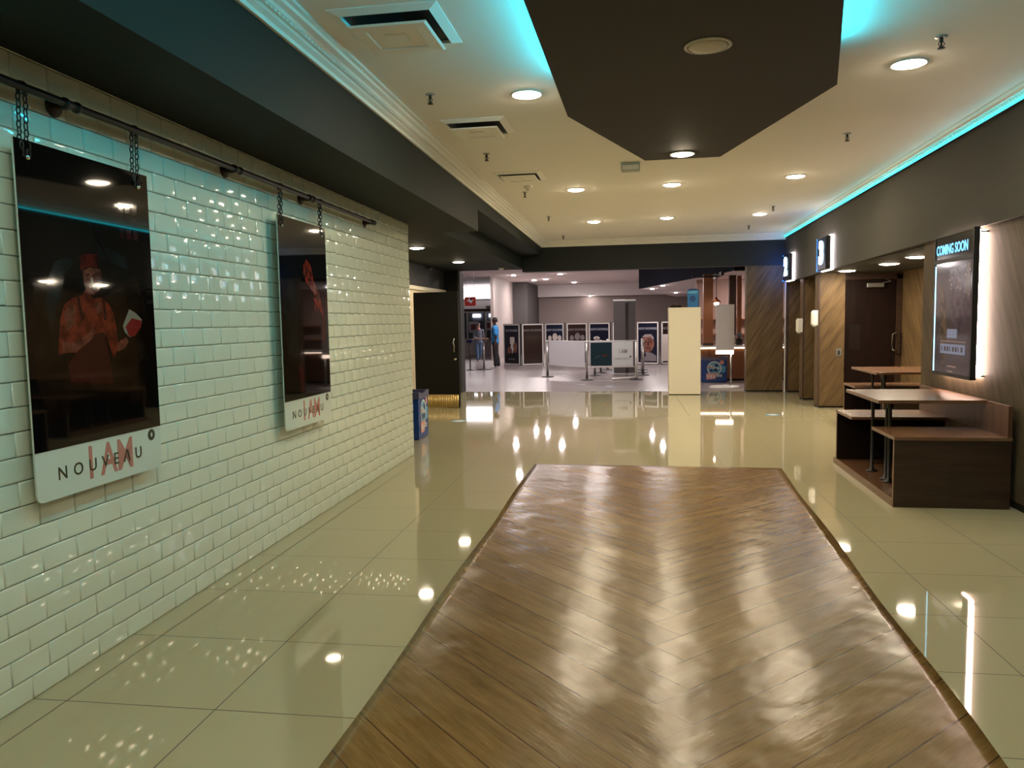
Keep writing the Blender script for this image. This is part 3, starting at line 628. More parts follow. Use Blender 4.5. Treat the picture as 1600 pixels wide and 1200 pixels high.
ring = [j * (NU + 1) for j in range(NV + 1)] + [NV * (NU + 1) + i for i in range(1, NU + 1)] + [j * (NU + 1) + NU for j in range(NV - 1, -1, -1)] + list(range(NU - 1, 0, -1))
k = len(mb.v); mb.v += [(vs[i][0], vs[i][1], 0.0003) for i in ring]; n = len(ring); si = mb.slot('herringbone_vinyl')
for i in range(n): mb.f.append([ring[i], ring[(i + 1) % n], k + (i + 1) % n, k + i]); mb.mi.append(si); mb.sm.append(False)
tag(mb.build('floor_mat'), 'wood-look herringbone vinyl runner lying along the middle of the tiled floor', 'mat')

# ---- floor stickers
for l, x, y, r in (('round blue floor sticker in front of the open black door', -2.687, 11.27, .12), ('round blue floor sticker in front of the wood fins on the right', 2.05, 12.15, .11),
    ('pale blue floor sticker on the grey floor, left one of the two past the tiles', -.62, 17.27, .12), ('pale blue floor sticker on the grey floor left of the cream cabinet', .205, 16.3, .12), ('pale blue floor sticker beneath the hanging barrier panel', -.7, 21.8, .12), ('blue floor sticker near the queue posts, farthest one', -.66, 22.9, .12)):
    t = thing('floor_sticker', l, 'sticker', (x, y, 0), 0, 'round distancing stickers on the floor')
    MB().lathe([(r, .0005), (r, .0015)], 'sticker_blue', (0, 0, 0), 28, smooth=False).build('disc', t)
    mb = MB().lathe([(r * .62, .0015), (r * .62, .002)], 'sticker_white', (0, 0, 0), 24, smooth=False); mb.build('print', t)

# ---- blue display bins
def display_bin(label, x, y, rz, w, dp, h):
    t = thing('display_bin', label, 'display bin', (x, y, 0), rz, 'blue promotional display bins')
    hw = w / 2
    MB().loft([[(-hw * k, -dp / 2 * k, z), (hw * k, -dp / 2 * k, z), (hw * k, dp / 2 * k, z), (-hw * k, dp / 2 * k, z)] for k, z in ((.94, 0), (1, .02), (1, h - .09))], 'bin_blue').build('body', t)
    out = [(-hw - .01, h - .09), (hw + .01, h - .09)] + [(hw + .01 - (2 * hw + .02) * i / 16, h - .035 + .034 * abs(math.cos(math.pi * i / 16)) ** 2) for i in range(17)]
    mb = MB().prism(out, 'y', -dp / 2 - .012, -dp / 2 + .012, 'bin_rim').prism(out, 'y', dp / 2 - .012, dp / 2 + .012, 'bin_rim')
    mb.box(-hw - .012, -hw + .012, -dp / 2, dp / 2, h - .09, h - .002, 'bin_rim').box(hw - .012, hw + .012, -dp / 2, dp / 2, h - .09, h - .002, 'bin_rim'); mb.build('rim', t)
    MB().box(-hw + .012, hw - .012, -dp / 2 + .012, dp / 2 - .012, h - .12, h - .10, 'art_navy').build('lid', t)
    fr = lambda u, v, ww: (u, -dp / 2 - ww, v); mb = MB(); s = w / .57
    C = (-.02 * s, .33); A = lambda p: [(u * s, v * h / .605) for u, v in p]
    cutout(A(circ(0, .33, .165, 28)), 'art_white', .0, 1, mb, fr, .001); cutout(A(circ(0, .33, .14, 28)), 'art_cyan', .0, 2, mb, fr, .001)
    for u, v, r, m in ((-.06, .37, .05, 'art_white'), (.05, .40, .045, 'art_navy'), (.03, .29, .05, 'art_navy'), (-.07, .28, .045, 'art_navy'), (.08, .33, .035, 'art_white'), (-.02, .345, .04, 'art_white'), (-.115, .36, .03, 'art_orange')): cutout(A(circ(u, v, r, 9, r * .8)), m, 0, 3, mb, fr, .001)
    cutout(A([(-.19, .21), (.05, .225), (.03, .09), (-.18, .07)]), 'art_pink', 0, 4, mb, fr, .001)
    for u in (.08, .145): cutout(A(circ(u, .16, .032, 12)), 'art_white', 0, 4, mb, fr, .001); cutout(A(circ(u, .16, .013, 10)), 'art_navy', 0, 5, mb, fr, .001)
    for i in range(3): cutout(A(rect(-.16 + i * .065, -.12 + i * .065, .12, .175)), 'art_white', 0, 5, mb, fr, .001)
    cutout(A(circ(.17, .47, .05, 12)), 'art_pink', 0, 3, mb, fr, .001); cutout(A([(.12, .40), (.26, .38), (.25, .24), (.17, .22)]), 'art_cyan', 0, 1, mb, fr, .0008)
    mb.build('front_artwork', t); return t
display_bin('blue display bin with a round emblem in front of the coffee counter', 1.775, 18.42, 0, .57, .3, .605)
display_bin('blue display bin tucked behind the end of the tiled wall', -2.945, 9.61, math.pi / 2, .45, .36, .62)

# ---- cream cabinet and what stands on it
t = thing('cabinet', 'tall plain cream cabinet standing at the edge of the tiled floor', 'cabinet', (.923, 15.32, 0))
MB().box(-.306, .306, 0, .45, .012, 1.705, 'cream', .006).build('body', t); MB().box(-.300, .300, .008, .44, 0, .012, 'black_paint').build('plinth', t); MB().box(-.308, .308, -.003, .452, 1.7, 1.715, 'cream', .003).build('top', t)
t = thing('box', 'bright blue snack box on top of the cream cabinet', 'box', (1.1, 15.52, 1.715), -.25)
MB().loft([[(-.10 * k, -.07 * k, z), (.10 * k, -.07 * k, z), (.10 * k, .07 * k, z), (-.10 * k, .07 * k, z)] for k, z in ((.92, 0), (1, .02), (1.06, .335))], 'bag_blue').build('carton', t)
mb = MB(); fr = F_NEGY
cutout(circ(0, .17, .06, 12), 'bag_dark', .073, 1, mb, fr); cutout(rect(-.09, .09, .27, .32), 'art_cyan', .078, 1, mb, fr); mb.build('front_print', t)
MB().loft([[(-.10 * k, -.07 * k, z), (.10 * k, -.07 * k, z), (.10 * k, .07 * k, z), (-.10 * k, .07 * k, z)] for k, z in ((1.06, .335), (.9, .35), (.5, .365))], 'bag_dark').build('lid', t)
t = thing('tray', 'low dark tray with crumpled wrappers on the left of the cream cabinet top', 'tray', (.76, 15.45, 1.715))
MB().loft([[(-.11 * k, -.08 * k, z), (.11 * k, -.08 * k, z), (.11 * k, .08 * k, z), (-.11 * k, .08 * k, z)] for k, z in ((.9, 0), (1, .04), (.94, .04), (.88, .008))], 'black_paint').build('dish', t)
mb = MB()
for i in range(5): mb.lathe([(.004, .008), (.028, .02), (.026, .05), (.005, .062 + .02 * (i % 2))], 'kiosk_dark', (-.07 + .035 * i, .01 * (i % 2), 0), 7)
mb.build('wrappers', t)
# ---- queue barriers
def post(label, x, y, foot=False, h=.985, rz=0.0):
    t = thing('barrier_post', label, 'barrier post', (x, y, 0), rz, 'queue barrier posts')
    MB().lathe([(.17, 0), (.17, .008), (.15, .018), (.05, .028), (.035, .04)], 'rubber', (0, 0, 0), 28).build('base', t)
    MB().lathe([(.030, .03), (.030, h - .03)], 'white_metal' if foot else 'steel', (0, 0, 0), 16).build('pole', t)
    MB().lathe([(.034, h - .035), (.034, h - .008), (.022, h)], 'white_metal', (0, 0, 0), 16).build('cap', t)
    if foot: MB().tube([(.03, 0, .06), (-.2, -.05, .05), (-.52, -.16, .03), (-.60, -.18, .03)], [.02, .02, .024, .03], 'white_metal').build('foot_bar', t)
    return t
PA, PB, PC = (-2.37, 20.3), (-1.245, 19.15), (-.02, 19.25)
post('leftmost queue post with a plain white panel hung beside it', *PA); post('front queue post where the two barrier panels meet', *PB); post('right front queue post with a white foot bar on the floor', *PC, True)
for l, x, y in (('second queue post back behind the middle front post', -1.13, 20.7), ('third queue post back behind the middle front post', -1.02, 21.8), ('fourth queue post back behind the middle front post', -.87, 23.0),
    ('queue post behind the right front post, nearest of three', .16, 20.75), ('queue post behind the right front post, middle of three', .14, 21.7), ('queue post behind the right front post, farthest of three', .15, 22.9)): post(l, x, y, False, .93)
def barrier_panel(label, a, b, z0, z1, art):
    dx, dy = b[0] - a[0], b[1] - a[1]; L = math.hypot(dx, dy); t = thing('queue_banner', label, 'queue banner', (a[0] + dx / 2, a[1] + dy / 2, 0), math.atan2(dy, dx), 'panels hung between queue posts')
    hw = L / 2 - .075
    MB().box(-hw, hw, -.008, .008, z0, z1, 'panel_grey', .002).build('board', t)
    mb = MB()
    for z in (z0 + .0, z1 - .0): mb.tube([(-L / 2 + .04, 0, z), (L / 2 - .04, 0, z)], .011, 'white_metal')
    mb.build('rail', t)
    if art:
        mb = MB(); fr = F_NEGY; m = (z0 + z1) / 2
        cutout(rect(-hw + .02, .01, z0 + .035, z1 - .035), 'poster_teal', .009, 0, mb, fr, .001)
        cutout([(-hw + .12, m - .10), (-hw + .26, m - .03), (-hw + .22, m - .06)], 'poster_grey', .009, 2, mb, fr, .001); cutout(circ(-.16, m - .03, .06, 10, .025), 'print_skin', .009, 2, mb, fr, .001)
        cutout(rect(.03, hw - .02, z0 + .035, z1 - .035), 'art_white', .009, 0, mb, fr, .001)
        mb.build('left_print', t)
        text_part('pale_lettering', 'I AM', .15, 'poster_hair', t, (hw / 2 + .02, -.012, m + .06), '-y', .7, .0006, .002)
        text_part('lettering', 'NOUVE\u039bU', .06, 'poster_grey', t, (hw / 2 + .0, -.012, m - .12), '-y', 1, .0006, 0, 1.5)
        mb = MB(); cutout(circ(hw - .07, m - .07, .022, 12), 'dark_ink', .009, 2, mb, fr, .001); mb.build('badge', t)
    return t
barrier_panel('plain white barrier panel between the leftmost and middle queue posts', PA, PB, .325, .972, False)
barrier_panel('barrier panel with a dark picture and a white half, right of the plain panel', PB, PC, .322, .975, True)

# ---- concertina of poster frames
PX = [(-4.56, 26.0), (-3.85, 25.35), (-3.1, 25.75), (-2.36, 25.4), (-1.62, 25.75), (-.84, 25.4), (-.03, 25.75), (.74, 25.4), (1.5, 25.75)]
desc = [('navy', 'poster stand with two faces and a pale block, at the left end of the row', 'faces'), ('brown', 'dark brown poster stand second from the left of the row', None), ('navy', 'navy poster stand with a group of pale heads, behind the plain white barrier panel', 'heads'),
    ('brown', 'brown poster stand with dim heads, behind the right end of the plain panel', 'dim'), ('navy', 'navy poster stand with one pale cap, behind the picture barrier panel', 'cap'), ('navy', 'navy poster stand mostly hidden by the tall grey banners', 'cap2'),
    ('navy', 'poster stand with one large red face, right of the grey banners', 'face'), ('brown', 'pale poster stand half hidden by the cream cabinet', 'pale')]
for i, (tone, l, art) in enumerate(desc):
    a, b = PX[i], PX[i + 1]; dx, dy = b[0] - a[0], b[1] - a[1]; L = math.hypot(dx, dy) - .05
    t = thing('poster_stand', l, 'poster stand', ((a[0] + b[0]) / 2, (a[1] + b[1]) / 2, 0), math.atan2(dy, dx), 'row of hinged cinema poster stands'); hw = L / 2; z0, z1 = .03, 1.41
    MB().box(-hw + .004, hw - .004, -.01, .03, z0 - .02, z1 + .01, 'black_metal').build('backing_board', t)
    mb = MB()
    for q in (rect(-hw + .02, -hw + .06, z0, z1), rect(hw - .06, hw - .02, z0, z1), rect(-hw + .02, hw - .02, z0, z0 + .04), rect(-hw + .02, hw - .02, z1 - .04, z1)): cutout(q, 'frame_white', .01, 0, mb, F_NEGY, .014)
    mb.build('frame', t)
    mb = MB(); pm = 'poster_navy' if tone == 'navy' else 'poster_brown'; c = lambda p, m, k: cutout(p, m, .014, k, mb, F_NEGY, .0008)
    cutout(rect(-hw + .06, hw - .06, z0 + .04, z1 - .04), pm, .01, 0, mb, F_NEGY, .004)
    c(rect(-hw + .07, hw - .07, 1.03, 1.05), 'poster_dark', 1)
    if art == 'faces':
        c(rect(-.09, .16, .62, .97), 'poster_pale', 1); c(circ(-.13, .55, .09, 14, .15), 'poster_skin', 2); c(circ(.19, .62, .11, 14, .19), 'poster_skin', 2); c([(-.05, .62), (.16, .62), (.06, .45)], 'poster_pale', 2); c(circ(.03, .46, .05, 10), 'poster_hair', 3)
        c([(-.24, .42), (.27, .45), (.28, .12), (-.24, .12)], 'poster_dark', 1); c(circ(-.14, .70, .10, 12, .06), 'poster_dark', 3)
    if art in ('heads', 'dim'):
        for u, r in ((-.18, .07), (0.02, .1), (.2, .075)): c(circ(u, .92 if r < .1 else .96, r, 12, r * 1.3), 'poster_pale' if art == 'heads' else 'poster_grey', 1); c(rect(u - r, u + r, .5, .85), 'poster_skin' if art == 'heads' else 'poster_dark', 2)
    if art in ('cap', 'cap2'): c(circ(-.1, .90, .12, 12, .06), 'poster_pale', 1); c(circ(-.1, .80, .09, 12, .12), 'poster_hair', 2)
    if art == 'face':
        c(circ(.0, .70, .23, 20, .30), 'poster_skin', 1); c([(-.2, .92), (-.1, 1.0), (.12, 1.01), (.21, .9), (.2, .8), (.1, .93), (-.1, .9)], 'poster_hair', 2)
        for u in (-.08, .09): c(rect(u - .04, u + .04, .74, .765), 'print_shade', 3)
        c([(-.01, .74), (.03, .74), (.045, .63), (-.02, .63)], 'print_skin', 3); c(rect(-.07, .08, .54, .56), 'print_shade', 3); c([(-.28, .12), (-.25, .32), (-.05, .42), (.12, .4), (.3, .3), (.3, .12)], 'poster_grey', 2); c([(-.3, .12), (-.3, .62), (-.14, .5), (-.05, .3)], 'poster_navy', 3)
    if art == 'pale': c(rect(-hw + .07, hw - .07, .12, 1.0), 'poster_pale', 1)
    mb.build('poster_print', t)
    text_part('header_lettering', 'NOW SHOWING', .105, 'poster_text' if tone == 'navy' else 'poster_grey', t, (0, -.0175, 1.19), '-y', .8, .0006, .002)
    if art == 'faces': text_part('title_lettering', 'FATHER', .07, 'poster_text', t, (0, -.0185, .22), '-y', 1, .0006, 0, 1.5)

# ---- twin tall grey roll-up banners
for l, x0, x1, rz in (('left one of two tall grey roll-up banners behind the barrier panel', -.62, -.29, -.05), ('right one of two tall grey roll-up banners behind the barrier panel', -.33, -.03, .06)):
    w = (x1 - x0) / 2; t = thing('roll_up_banner', l, 'banner', ((x0 + x1) / 2, 20.42 if rz < 0 else 20.58, 0), rz, 'tall grey roll-up banners')
    MB().box(-w, w, -.05, .05, 0, .08, 'steel', .01).build('base', t); MB().box(-w + .01, w - .01, -.003, .003, .08, 2.0, 'banner_grey').build('sheet', t)
    MB().box(-w, w, -.012, .012, 1.99, 2.03, 'white_metal', .004).build('top_rail', t); MB().lathe([(.008, .08), (.008, 2.0)], 'white_metal', (w - .03, .02, 0), 8).build('support_pole', t)

# ---- coffee kiosk on the right of the foyer
t = thing('kiosk_counter', 'wood fronted coffee counter with a glowing top edge, beside the cream cabinet', 'counter', (2.6, 18.75, 0))
mb = MB().box(-1.3, 1.6, 0, .6, .05, .77, 'kiosk_wood').box(-1.28, 1.58, .03, .58, 0, .05, 'black_paint')
for x in (-.9, -.42, .06, .54, 1.02): mb.box(x - .006, x + .006, -.006, 0, .05, .77, 'kiosk_dark')
mb.build('body', t); MB().box(-1.32, 1.62, -.03, .62, .80, .84, 'white_plastic', .004).build('worktop', t); MB().box(-1.31, 1.61, -.02, .61, .77, .80, 'counter_glow').build('light_strip', t)
for l, x, y, w, m in (('broad orange-brown wood column rising from the coffee counter', 1.69, 19.0, .22, 'kiosk_wood'), ('dark brown wood column right of the pendant lamp', 2.33, 19.6, .16, 'kiosk_dark'), ('reddish wood column at the right end of the coffee counter view', 2.53, 19.9, .10, 'kiosk_wood')):
    t = thing('kiosk_column', l, 'column', (x, y, 0), 0, 'wood columns of the coffee kiosk')
    MB().box(-w / 2, w / 2, -.1, .1, .84 if y < 19.3 else 0, 2.54, m, .004).build('shaft', t); MB().box(-w / 2 - .01, w / 2 + .01, -.11, .11, .84 if y < 19.3 else 0, .90 if y < 19.3 else .08, 'kiosk_dark').build('base', t)
t = thing('kiosk_backdrop', 'pinkish lit back wall of the coffee kiosk with shelves', 'kiosk wall', (3.2, 21.4, 0))
MB().box(-1.6, 2.0, 0, .12, 0, 2.54, 'kiosk_wall').build('wall_panel', t)
for z in (1.05, 1.45): MB().box(-1.5, 1.9, -.22, 0, z, z + .03, 'kiosk_wood').build('shelf', t)
t = thing('ceiling_rail', 'black rail sloping along the ceiling above the blue snack box', 'rail', (1.9, 19.0, 2.5))
MB().box(-.03, .03, -1.2, 4.5, -.05, .04, 'black_metal').build('bar', t); MB().box(-.6, -.03, -.3, -.25, -.04, .0, 'black_metal').build('arm', t)
t = thing('pendant_lamp', 'small copper pendant lamp glowing above the coffee counter', 'pendant lamp', (1.83, 18.4, 2.54))
MB().lathe([(.006, 0), (.006, -.58)], 'black_metal', (0, 0, 0), 8).build('cord', t); MB().lathe([(.05, 0), (.05, -.02), (.01, -.03)], 'black_metal').build('ceiling_rose', t)
MB().lathe([(.02, -.56), (.045, -.60), (.10, -.68), (.096, -.68), (.04, -.605), (.016, -.57)], 'copper').build('shade', t); MB().lathe([(.01, -.61), (.05, -.66), (.06, -.70), (.04, -.74), (.002, -.755)], 'bulb').build('bulb', t)
t = thing('display_totem', 'grey standing display panel on a round white base, before the coffee counter', 'display stand', (1.87, 16.98, 0))
MB().box(-.19, .19, -.03, .03, .80, 1.785, 'panel_grey', .006).build('panel', t); MB().box(-.19, .18, -.034, .034, .72, .80, 'counter_glow', .004).build('light_strip', t)  # glowing bottom strip added to stand for light from the counter behind
MB().lathe([(.33, 0), (.33, .012), (.30, .03), (.04, .05), (.02, .06)], 'white_metal', (0, -.28 + .28, 0), 36).build('base', t); MB().lathe([(.02, .05), (.02, .73)], 'steel', (.13, 0, 0), 12).build('pole', t)
for i, (x, y, z, r, h, m, l) in enumerate(((2.28, 18.95, .84, .05, .22, 'white_plastic', 'stack of white paper cups on the coffee counter'), (2.42, 19.0, .84, .07, .16, 'black_metal', 'black coffee grinder on the coffee counter, right of the white cups'))):
    t = thing(('cup_stack', 'coffee_grinder')[i], l, ('cups', 'grinder')[i], (x, y, z))
    if i == 0:
        mb = MB()
        for k in range(6): mb.lathe([(r * .72, k * .03), (r, k * .03 + .07), (r * 1.05, k * .03 + .072), (r * 1.05, k * .03 + .078)], m, (0, 0, 0), 18)
        mb.build('cups', t)
    else:
        MB().box(-r, r, -r, r, 0, h, m, .012).build('body', t); MB().lathe([(.03, h), (.06, h + .1), (.06, h + .13), (.02, h + .14)], 'shop_glass').build('hopper', t)

# ---- foyer downlights
G = 'small downlights in the foyer ceiling'
for l, x, y in (('foyer downlight nearest the open doorway column', -4.62, 28.8), ('foyer downlight right of the dark foyer pier, lowest on the left', -4.33, 32.6), ('foyer downlight above the dark foyer pier', -3.76, 32.0), ('brightest foyer downlight just under the cross beam', -2.84, 28.8), ('foyer downlight right of the three left ones', -2.84, 35.3)):
    downlight(l, x, y, 3.25, .10, 'lamp_mall', G)
for x in (-3.6, -1.2):  # extra unseen lamps added to brighten the foyer
    for y in (18.5, 23.0): downlight('added foyer downlight, unseen above the cross beam', x, y, 3.25, .09, 'lamp_mall', 'added foyer downlights above the queue area')
G = 'small downlights in the low foyer ceiling'
for l, x, y in (('low foyer downlight left of the pair under the navy bulkhead', .52, 26.8), ('low foyer downlight right of the pair under the navy bulkhead', .80, 24.4), ('low foyer downlight above the left side of the cream cabinet', 1.54, 31.3), ('low foyer downlight over the coffee counter, hidden behind the cabinet and beam', 3.0, 20.2)):
    downlight(l, x, y, 2.54, .075, 'lamp_mall', G)
t = thing('wall_spot', 'small wall washer spot at the top of the far brown wall', 'spot lamp', (-2.25, 37.68, 2.72))
MB().box(-.05, .05, -.12, 0, -.04, .04, 'white_metal', .01).build('housing', t); MB().lathe([(.035, -.042), (.035, -.046)], 'lamp_mall', (0, -.07, 0), 14).build('lens', t)

# ---- shop front and signs on the left of the foyer
t = thing('lit_fascia', 'brightly lit white shop fascia beyond the doorway on the left', 'shop fascia', (-7.4, 35.95, 2.62))
MB().box(-1.3, 1.75, -.1, .05, .0, .58, 'shop_glow', .01).build('diffuser', t); MB().box(-1.32, 1.77, -.04, .05, -.02, .60, 'white_metal').build('frame', t)  # lit white fascia made emissive, its brightness put into the face
MB().box(.28, .55, -.06, .05, -.42, -.36, 'poster_dark', .01).build('name_plate', t)
t = thing('hanging_sign', 'red hanging sign with a white arrow mark beyond the black doorway', 'sign', (-4.82, 22.0, 1.978))
MB().box(-.165, .165, -.02, .02, 0, .262, 'red_sign', .006).build('panel', t)
mb = MB(); cutout([(-.10, .14), (.0, .24), (.0, .17), (.10, .17), (.02, .06), (.0, .11)], 'art_white', .02, 1, mb, F_NEGY, .001); cutout(circ(.03, .19, .03, 10), 'navy', .02, 2, mb, F_NEGY, .001); mb.build('arrow_mark', t)
mb = MB()
for x in (-.12, .12): mb.tube([(x, 0, .26), (x, 0, 3.25 - 1.978)], .005, 'steel', 6)
mb.build('hanger', t)
t = thing('shop_window', 'shop window with white framed prints behind the two people', 'shop window', (-7.2, 34.2, 0))
MB().box(-1.4, 1.15, 0, .1, 0, .75, 'mall_white').box(-1.4, 1.15, 0, .1, 1.95, 2.1, 'mall_dark').build('surround', t)
mb = MB()
for x in (-1.3, -.45, .4, 1.1): mb.box(x - .03, x + .03, -.02, .06, .75, 1.98, 'white_metal')
mb.box(-1.3, 1.1, -.02, .06, 1.93, 1.99, 'white_metal').build('frame', t); MB().box(-1.27, 1.07, .05, .08, .75, 1.95, 'shop_glass').build('pane', t)
mb = MB()
for x, y, w, h in ((-.15, 1.28, .22, .25), (.62, 1.35, .26, .22), (-.95, 1.3, .2, .22)): cutout(rect(x - w, x + w, y - h, y + h), 'art_white', .03, 0, mb, F_NEGY, .002); cutout(rect(x - w * .6, x + w * .5, y - h * .6, y + h * .5), 'poster_skin', .03, 1, mb, F_NEGY, .002)
for x in (.0, .75): cutout(rect(x - .18, x + .18, 1.72, 1.86), 'shop_glow', .03, 0, mb, F_NEGY, .002)  # glowing boards added for the shop's bright interior
mb.build('prints', t)
t = thing('lectern_stand', 'thin lectern stand on a round base between the two people', 'stand', (-4.76, 23.55, 0))
MB().lathe([(.25, 0), (.25, .01), (.22, .022), (.03, .035)], 'rubber', (0, 0, 0), 30).build('base', t); MB().lathe([(.028, .03), (.028, .98)], 'steel', (0, 0, 0), 14).build('pole', t)
MB().box(-.32, .12, -.14, .14, .965, .995, 'edge_band', .004).build('top_board', t)
t = thing('queue_pole', 'slim dark pole half hidden by the black doorway edge', 'barrier post', (-5.15, 23.3, 0))
MB().lathe([(.14, 0), (.14, .01), (.03, .03)], 'rubber').build('base', t); MB().lathe([(.02, .02), (.02, .92)], 'iron', (0, 0, 0), 12).build('pole', t); MB().box(-.09, .09, -.05, .05, .86, .96, 'navy', .01).build('belt_cassette', t)

# ---- people
def skinned(name, joints, edges, root, m, parent, sub=2):
    names = list(joints); me = bpy.data.meshes.new(name); me.from_pydata([joints[n][0] for n in names], [(names.index(a), names.index(b)) for a, b in edges], [])
    o = bpy.data.objects.new(name, me); COL.objects.link(o); o.parent = parent; me.materials.append(M[m])
    sk = o.modifiers.new('skin', 'SKIN'); sk.use_smooth_shade = True; sk.branch_smoothing = .6
    lay = me.skin_vertices[0] if len(me.skin_vertices) else None
    if lay is None:
        bm = bmesh.new(); bm.from_mesh(me); bm.verts.layers.skin.verify(); bm.to_mesh(me); bm.free(); lay = me.skin_vertices[0]
    for i, n in enumerate(names):
        r = joints[n][1]; lay.data[i].radius = (r, r) if not isinstance(r, tuple) else r
        lay.data[i].use_root = (n == root)
    s = o.modifiers.new('subdivision', 'SUBSURF'); s.levels = sub; s.render_levels = sub
    return o
def chain(names): return list(zip(names[:-1], names[1:]))
def person(label, loc, rz, H, pose, look):
    """faces -y; every joint is scaled from a 1.75 m figure"""
    t = thing('person', label, 'person', loc, rz); k = H / 1.75; J = {}
    def j(n, p, r): J[n] = (tuple(q * k for q in p), (tuple(a * k for a in r) if isinstance(r, tuple) else r * k))
    j('pelvis', (0, .0, .95), .118); j('waist', (0, 0, 1.10), .112); j('chest', (0, 0, 1.28), .128); j('neck_base', (0, .01, 1.44), .07); j('neck', (0, -.005, 1.50), .056); j('hem', (0, .0, .86), .122)
    j('head_low', (0, -.02, 1.555), (.062, .075)); j('head', (0, -.012, 1.635), (.078, .092)); j('crown', (0, -.002, 1.70), (.055, .068))
    E = chain(['pelvis', 'waist', 'chest', 'neck_base', 'neck', 'head_low', 'head', 'crown'])
    for s, q in ((-1, 'l'), (1, 'r')):
        A = pose['arm_' + q]; L = pose['leg_' + q]
        j('shoulder' + q, (s * .165, 0, 1.39), .062); j('elbow' + q, A[0], .042); j('wrist' + q, A[1], .030); j('hand' + q, A[2], (.034, .018))
        E += chain(['chest', 'shoulder' + q, 'elbow' + q, 'wrist' + q, 'hand' + q])
        W, Hn = Vector(A[1]), Vector(A[2]); d = (Hn - W).normalized(); side = d.cross(Vector((1, 0, 0))).normalized() if abs(d.x) < .8 else Vector((0, 1, 0))
        for f, (off, ln) in enumerate(((-.027, .068), (-.009, .078), (.009, .074), (.026, .058))):
            p1 = Hn + d * .035 + side * off; p2 = p1 + d * ln * .55 + Vector((-s * .006, 0, 0)); p3 = p1 + d * ln + Vector((-s * .018, -.006, 0))
            j('f%d%s' % (f, q), p1, .0095); j('g%d%s' % (f, q), p2, .0085); j('h%d%s' % (f, q), p3, .007); E += chain(['hand' + q, 'f%d%s' % (f, q), 'g%d%s' % (f, q), 'h%d%s' % (f, q)])
        p1 = W + d * .03 - side * .03; p2 = p1 + d * .04 - side * .015; j('t1' + q, p1, .011); j('t2' + q, p2, .009); E += chain(['wrist' + q, 't1' + q, 't2' + q])
        j('hip' + q, (s * .085, 0, .90), .092); j('knee' + q, L[0], .058); j('calf' + q, [a * .62 + b * .38 + (0, .014, 0)[i] for i, (a, b) in enumerate(zip(L[0], L[1]))], .055); j('ankle' + q, L[1], .037); j('toe' + q, L[2], (.04, .026))
        E += chain(['pelvis', 'hip' + q, 'knee' + q, 'calf' + q, 'ankle' + q, 'toe' + q])
    body = skinned('body', {n: v for n, v in J.items() if n != 'hem'}, E, 'pelvis', look['skin'], t)
    def shell(name, ns, es, grow, m, root):
        return skinned(name, {n: (J[n][0], tuple(a + grow * k for a in (J[n][1] if isinstance(J[n][1], tuple) else (J[n][1],) * 2))) for n in ns}, es, root, m, t)
    def trunk(mb, rows, m):
        mb.loft([[(rx * k * math.cos(2 * math.pi * i / 20), oy * k + ry * k * math.sin(2 * math.pi * i / 20), z * k) for i in range(20)] for z, rx, ry, oy in rows], m, True, True, True)
    def limb(mb, ns, rr, m):
        P = [Vector(J[n][0]) for n in ns]; pts = []; rad = []
        if ns[0].startswith('shoulder'):
            q = P[0]; sg = -1 if q.x > 0 else 1; pts += [q + Vector((sg * .055, 0, .028)) * k, q + Vector((sg * .03, 0, .018)) * k]; rad += [.02 * k, .066 * k]
        for i in range(len(P) - 1):
            for j_ in range(4): f = j_ / 4; pts.append(P[i].lerp(P[i + 1], f)); rad.append((rr[i] * (1 - f) + rr[i + 1] * f) * k)
        pts.append(P[-1]); rad.append(rr[-1] * k); mb.tube(pts, rad, m, 14)
    mb = MB(); trunk(mb, ((.83, .172, .128, 0), (.88, .176, .132, 0), (.97, .168, .128, 0), (1.10, .158, .122, 0), (1.26, .182, .132, 0), (1.36, .186, .118, .005), (1.42, .13, .092, .008), (1.465, .074, .074, .008)), look['top'])
    for q in 'lr':
        if look.get('long'): limb(mb, ['shoulder' + q, 'elbow' + q, 'wrist' + q], (.080, .060, .044), look['top'])
        else: limb(mb, ['shoulder' + q, 'elbow' + q], (.082, .068), look['top'])
    mb.build('top', t)
    mb = MB(); trunk(mb, ((.80, .150, .110, 0), (.86, .162, .120, 0), (.96, .158, .118, 0), (1.0, .15, .112, 0)), look['trousers'])
    for q in 'lr': limb(mb, ['hip' + q, 'knee' + q, 'calf' + q, 'ankle' + q], (.102, .076, .070, .060), look['trousers'])
    mb.build('trousers', t)
    for q in 'lr':
        o = shell('shoe', ['ankle' + q, 'toe' + q], [('ankle' + q, 'toe' + q)], .010, look['shoes'], 'ankle' + q)
    hb = MB(); hd = Vector(J['head'][0]) + Vector((0, .004, .004)) * k
    rings = []
    for i in range(7):
        a = math.pi * i / 9.5; rr = math.sin(a) if i else .02
        rings.append([(hd.x + .086 * k * rr * math.cos(2 * math.pi * q / 16), hd.y + (.016 * k) + .096 * k * rr * math.sin(2 * math.pi * q / 16), hd.z + .098 * k * math.cos(a) - (.03 * k * max(0, math.sin(2 * math.pi * q / 16)) if i > 3 else 0) + (.045 * k * max(0, -math.sin(2 * math.pi * q / 16)) if i > 4 else 0)) for q in range(16)])
    hb.loft(rings, look['hair_m'], True, True, True); hb.build('hair', t)
    fb = MB(); c = Vector(J['head'][0]); sk = look['skin']
    fb.add([c + Vector(p) * k for p in ((-.012, -.066, .012), (.012, -.066, .012), (0, -.066, .03), (-.016, -.062, -.022), (.016, -.062, -.022), (0, -.096, -.016))], [(0, 5, 3), (1, 4, 5), (0, 2, 5), (1, 5, 2), (3, 5, 4)], sk, True)
    fb.build('nose', t)
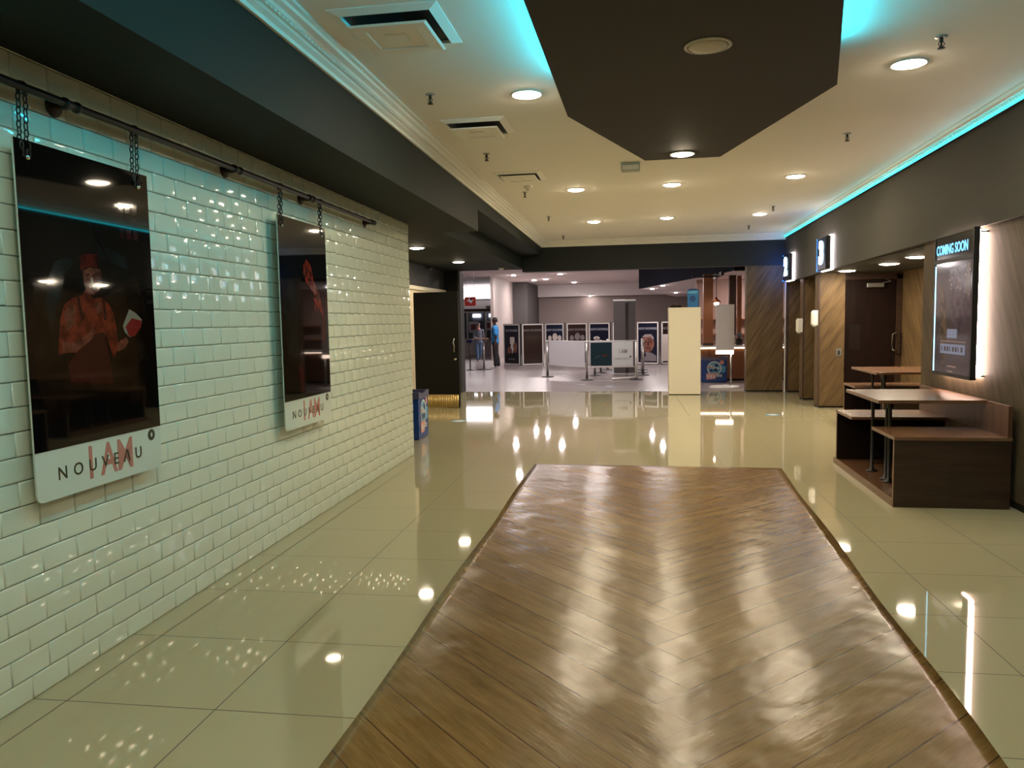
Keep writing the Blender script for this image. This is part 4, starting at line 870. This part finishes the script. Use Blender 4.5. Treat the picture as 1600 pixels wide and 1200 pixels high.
    for s in (-1, 1):
        MB().lathe([(.001, -.010), (.006, -.007), (.008, 0), (.006, .007), (.001, .010)], 'hair_black', c + Vector((s * .028, -.064, .022)) * k, 10, 'x').build('eye', t)
        MB().lathe([(.001, -.008), (.020, -.004), (.022, .004), (.004, .010)], sk, c + Vector((s * .078, .005, .0)) * k, 12, 'x').build('ear', t)
    MB().box(c.x - .022 * k, c.x + .022 * k, c.y - .074 * k, c.y - .055 * k, c.z - .052 * k, c.z - .042 * k, 'scarf_rose', .002).build('mouth', t)
    if look.get('scarf'): MB().lathe([(.075 * k, 1.40 * k), (.10 * k, 1.43 * k), (.085 * k, 1.50 * k), (.06 * k, 1.53 * k)], look['scarf'], (0, -.01, 0), 16).build('scarf', t)
    return t
stand = {'arm_l': ((-.215, .02, 1.12), (-.20, -.16, .98), (-.185, -.25, .965)), 'arm_r': ((.215, .04, 1.11), (.215, .0, .87), (.21, -.02, .79)),
    'leg_l': ((-.095, .03, .50), (-.10, .10, .085), (-.105, -.06, .032)), 'leg_r': ((.095, -.01, .50), (.10, .0, .085), (.105, -.16, .032))}
walk = {'arm_l': ((-.215, -.05, 1.13), (-.12, -.22, 1.05), (-.04, -.25, 1.07)), 'arm_r': ((.215, .07, 1.13), (.21, .06, .90), (.205, .04, .82)),
    'leg_l': ((-.075, -.10, .50), (-.05, -.12, .085), (-.05, -.29, .032)), 'leg_r': ((.075, .03, .49), (.05, .30, .16), (.05, .18, .06))}
person('person in a bright blue shirt and dark trousers standing in profile beside the lectern stand', (-4.50, 24.15, 0), -math.pi / 2 + .15, 1.66, stand, {'skin': 'skin_dark', 'top': 'shirt_blue', 'trousers': 'trouser_black', 'shoes': 'shoe_white', 'hair_m': 'hair_black'})
person('person in a grey top and blue jeans walking before the shop window', (-5.93, 28.4, 0), .2, 1.48, walk, {'skin': 'skin_light', 'top': 'top_grey', 'trousers': 'jeans', 'shoes': 'shoe_dark', 'hair_m': 'hair_brown', 'scarf': 'scarf_rose', 'long': True})
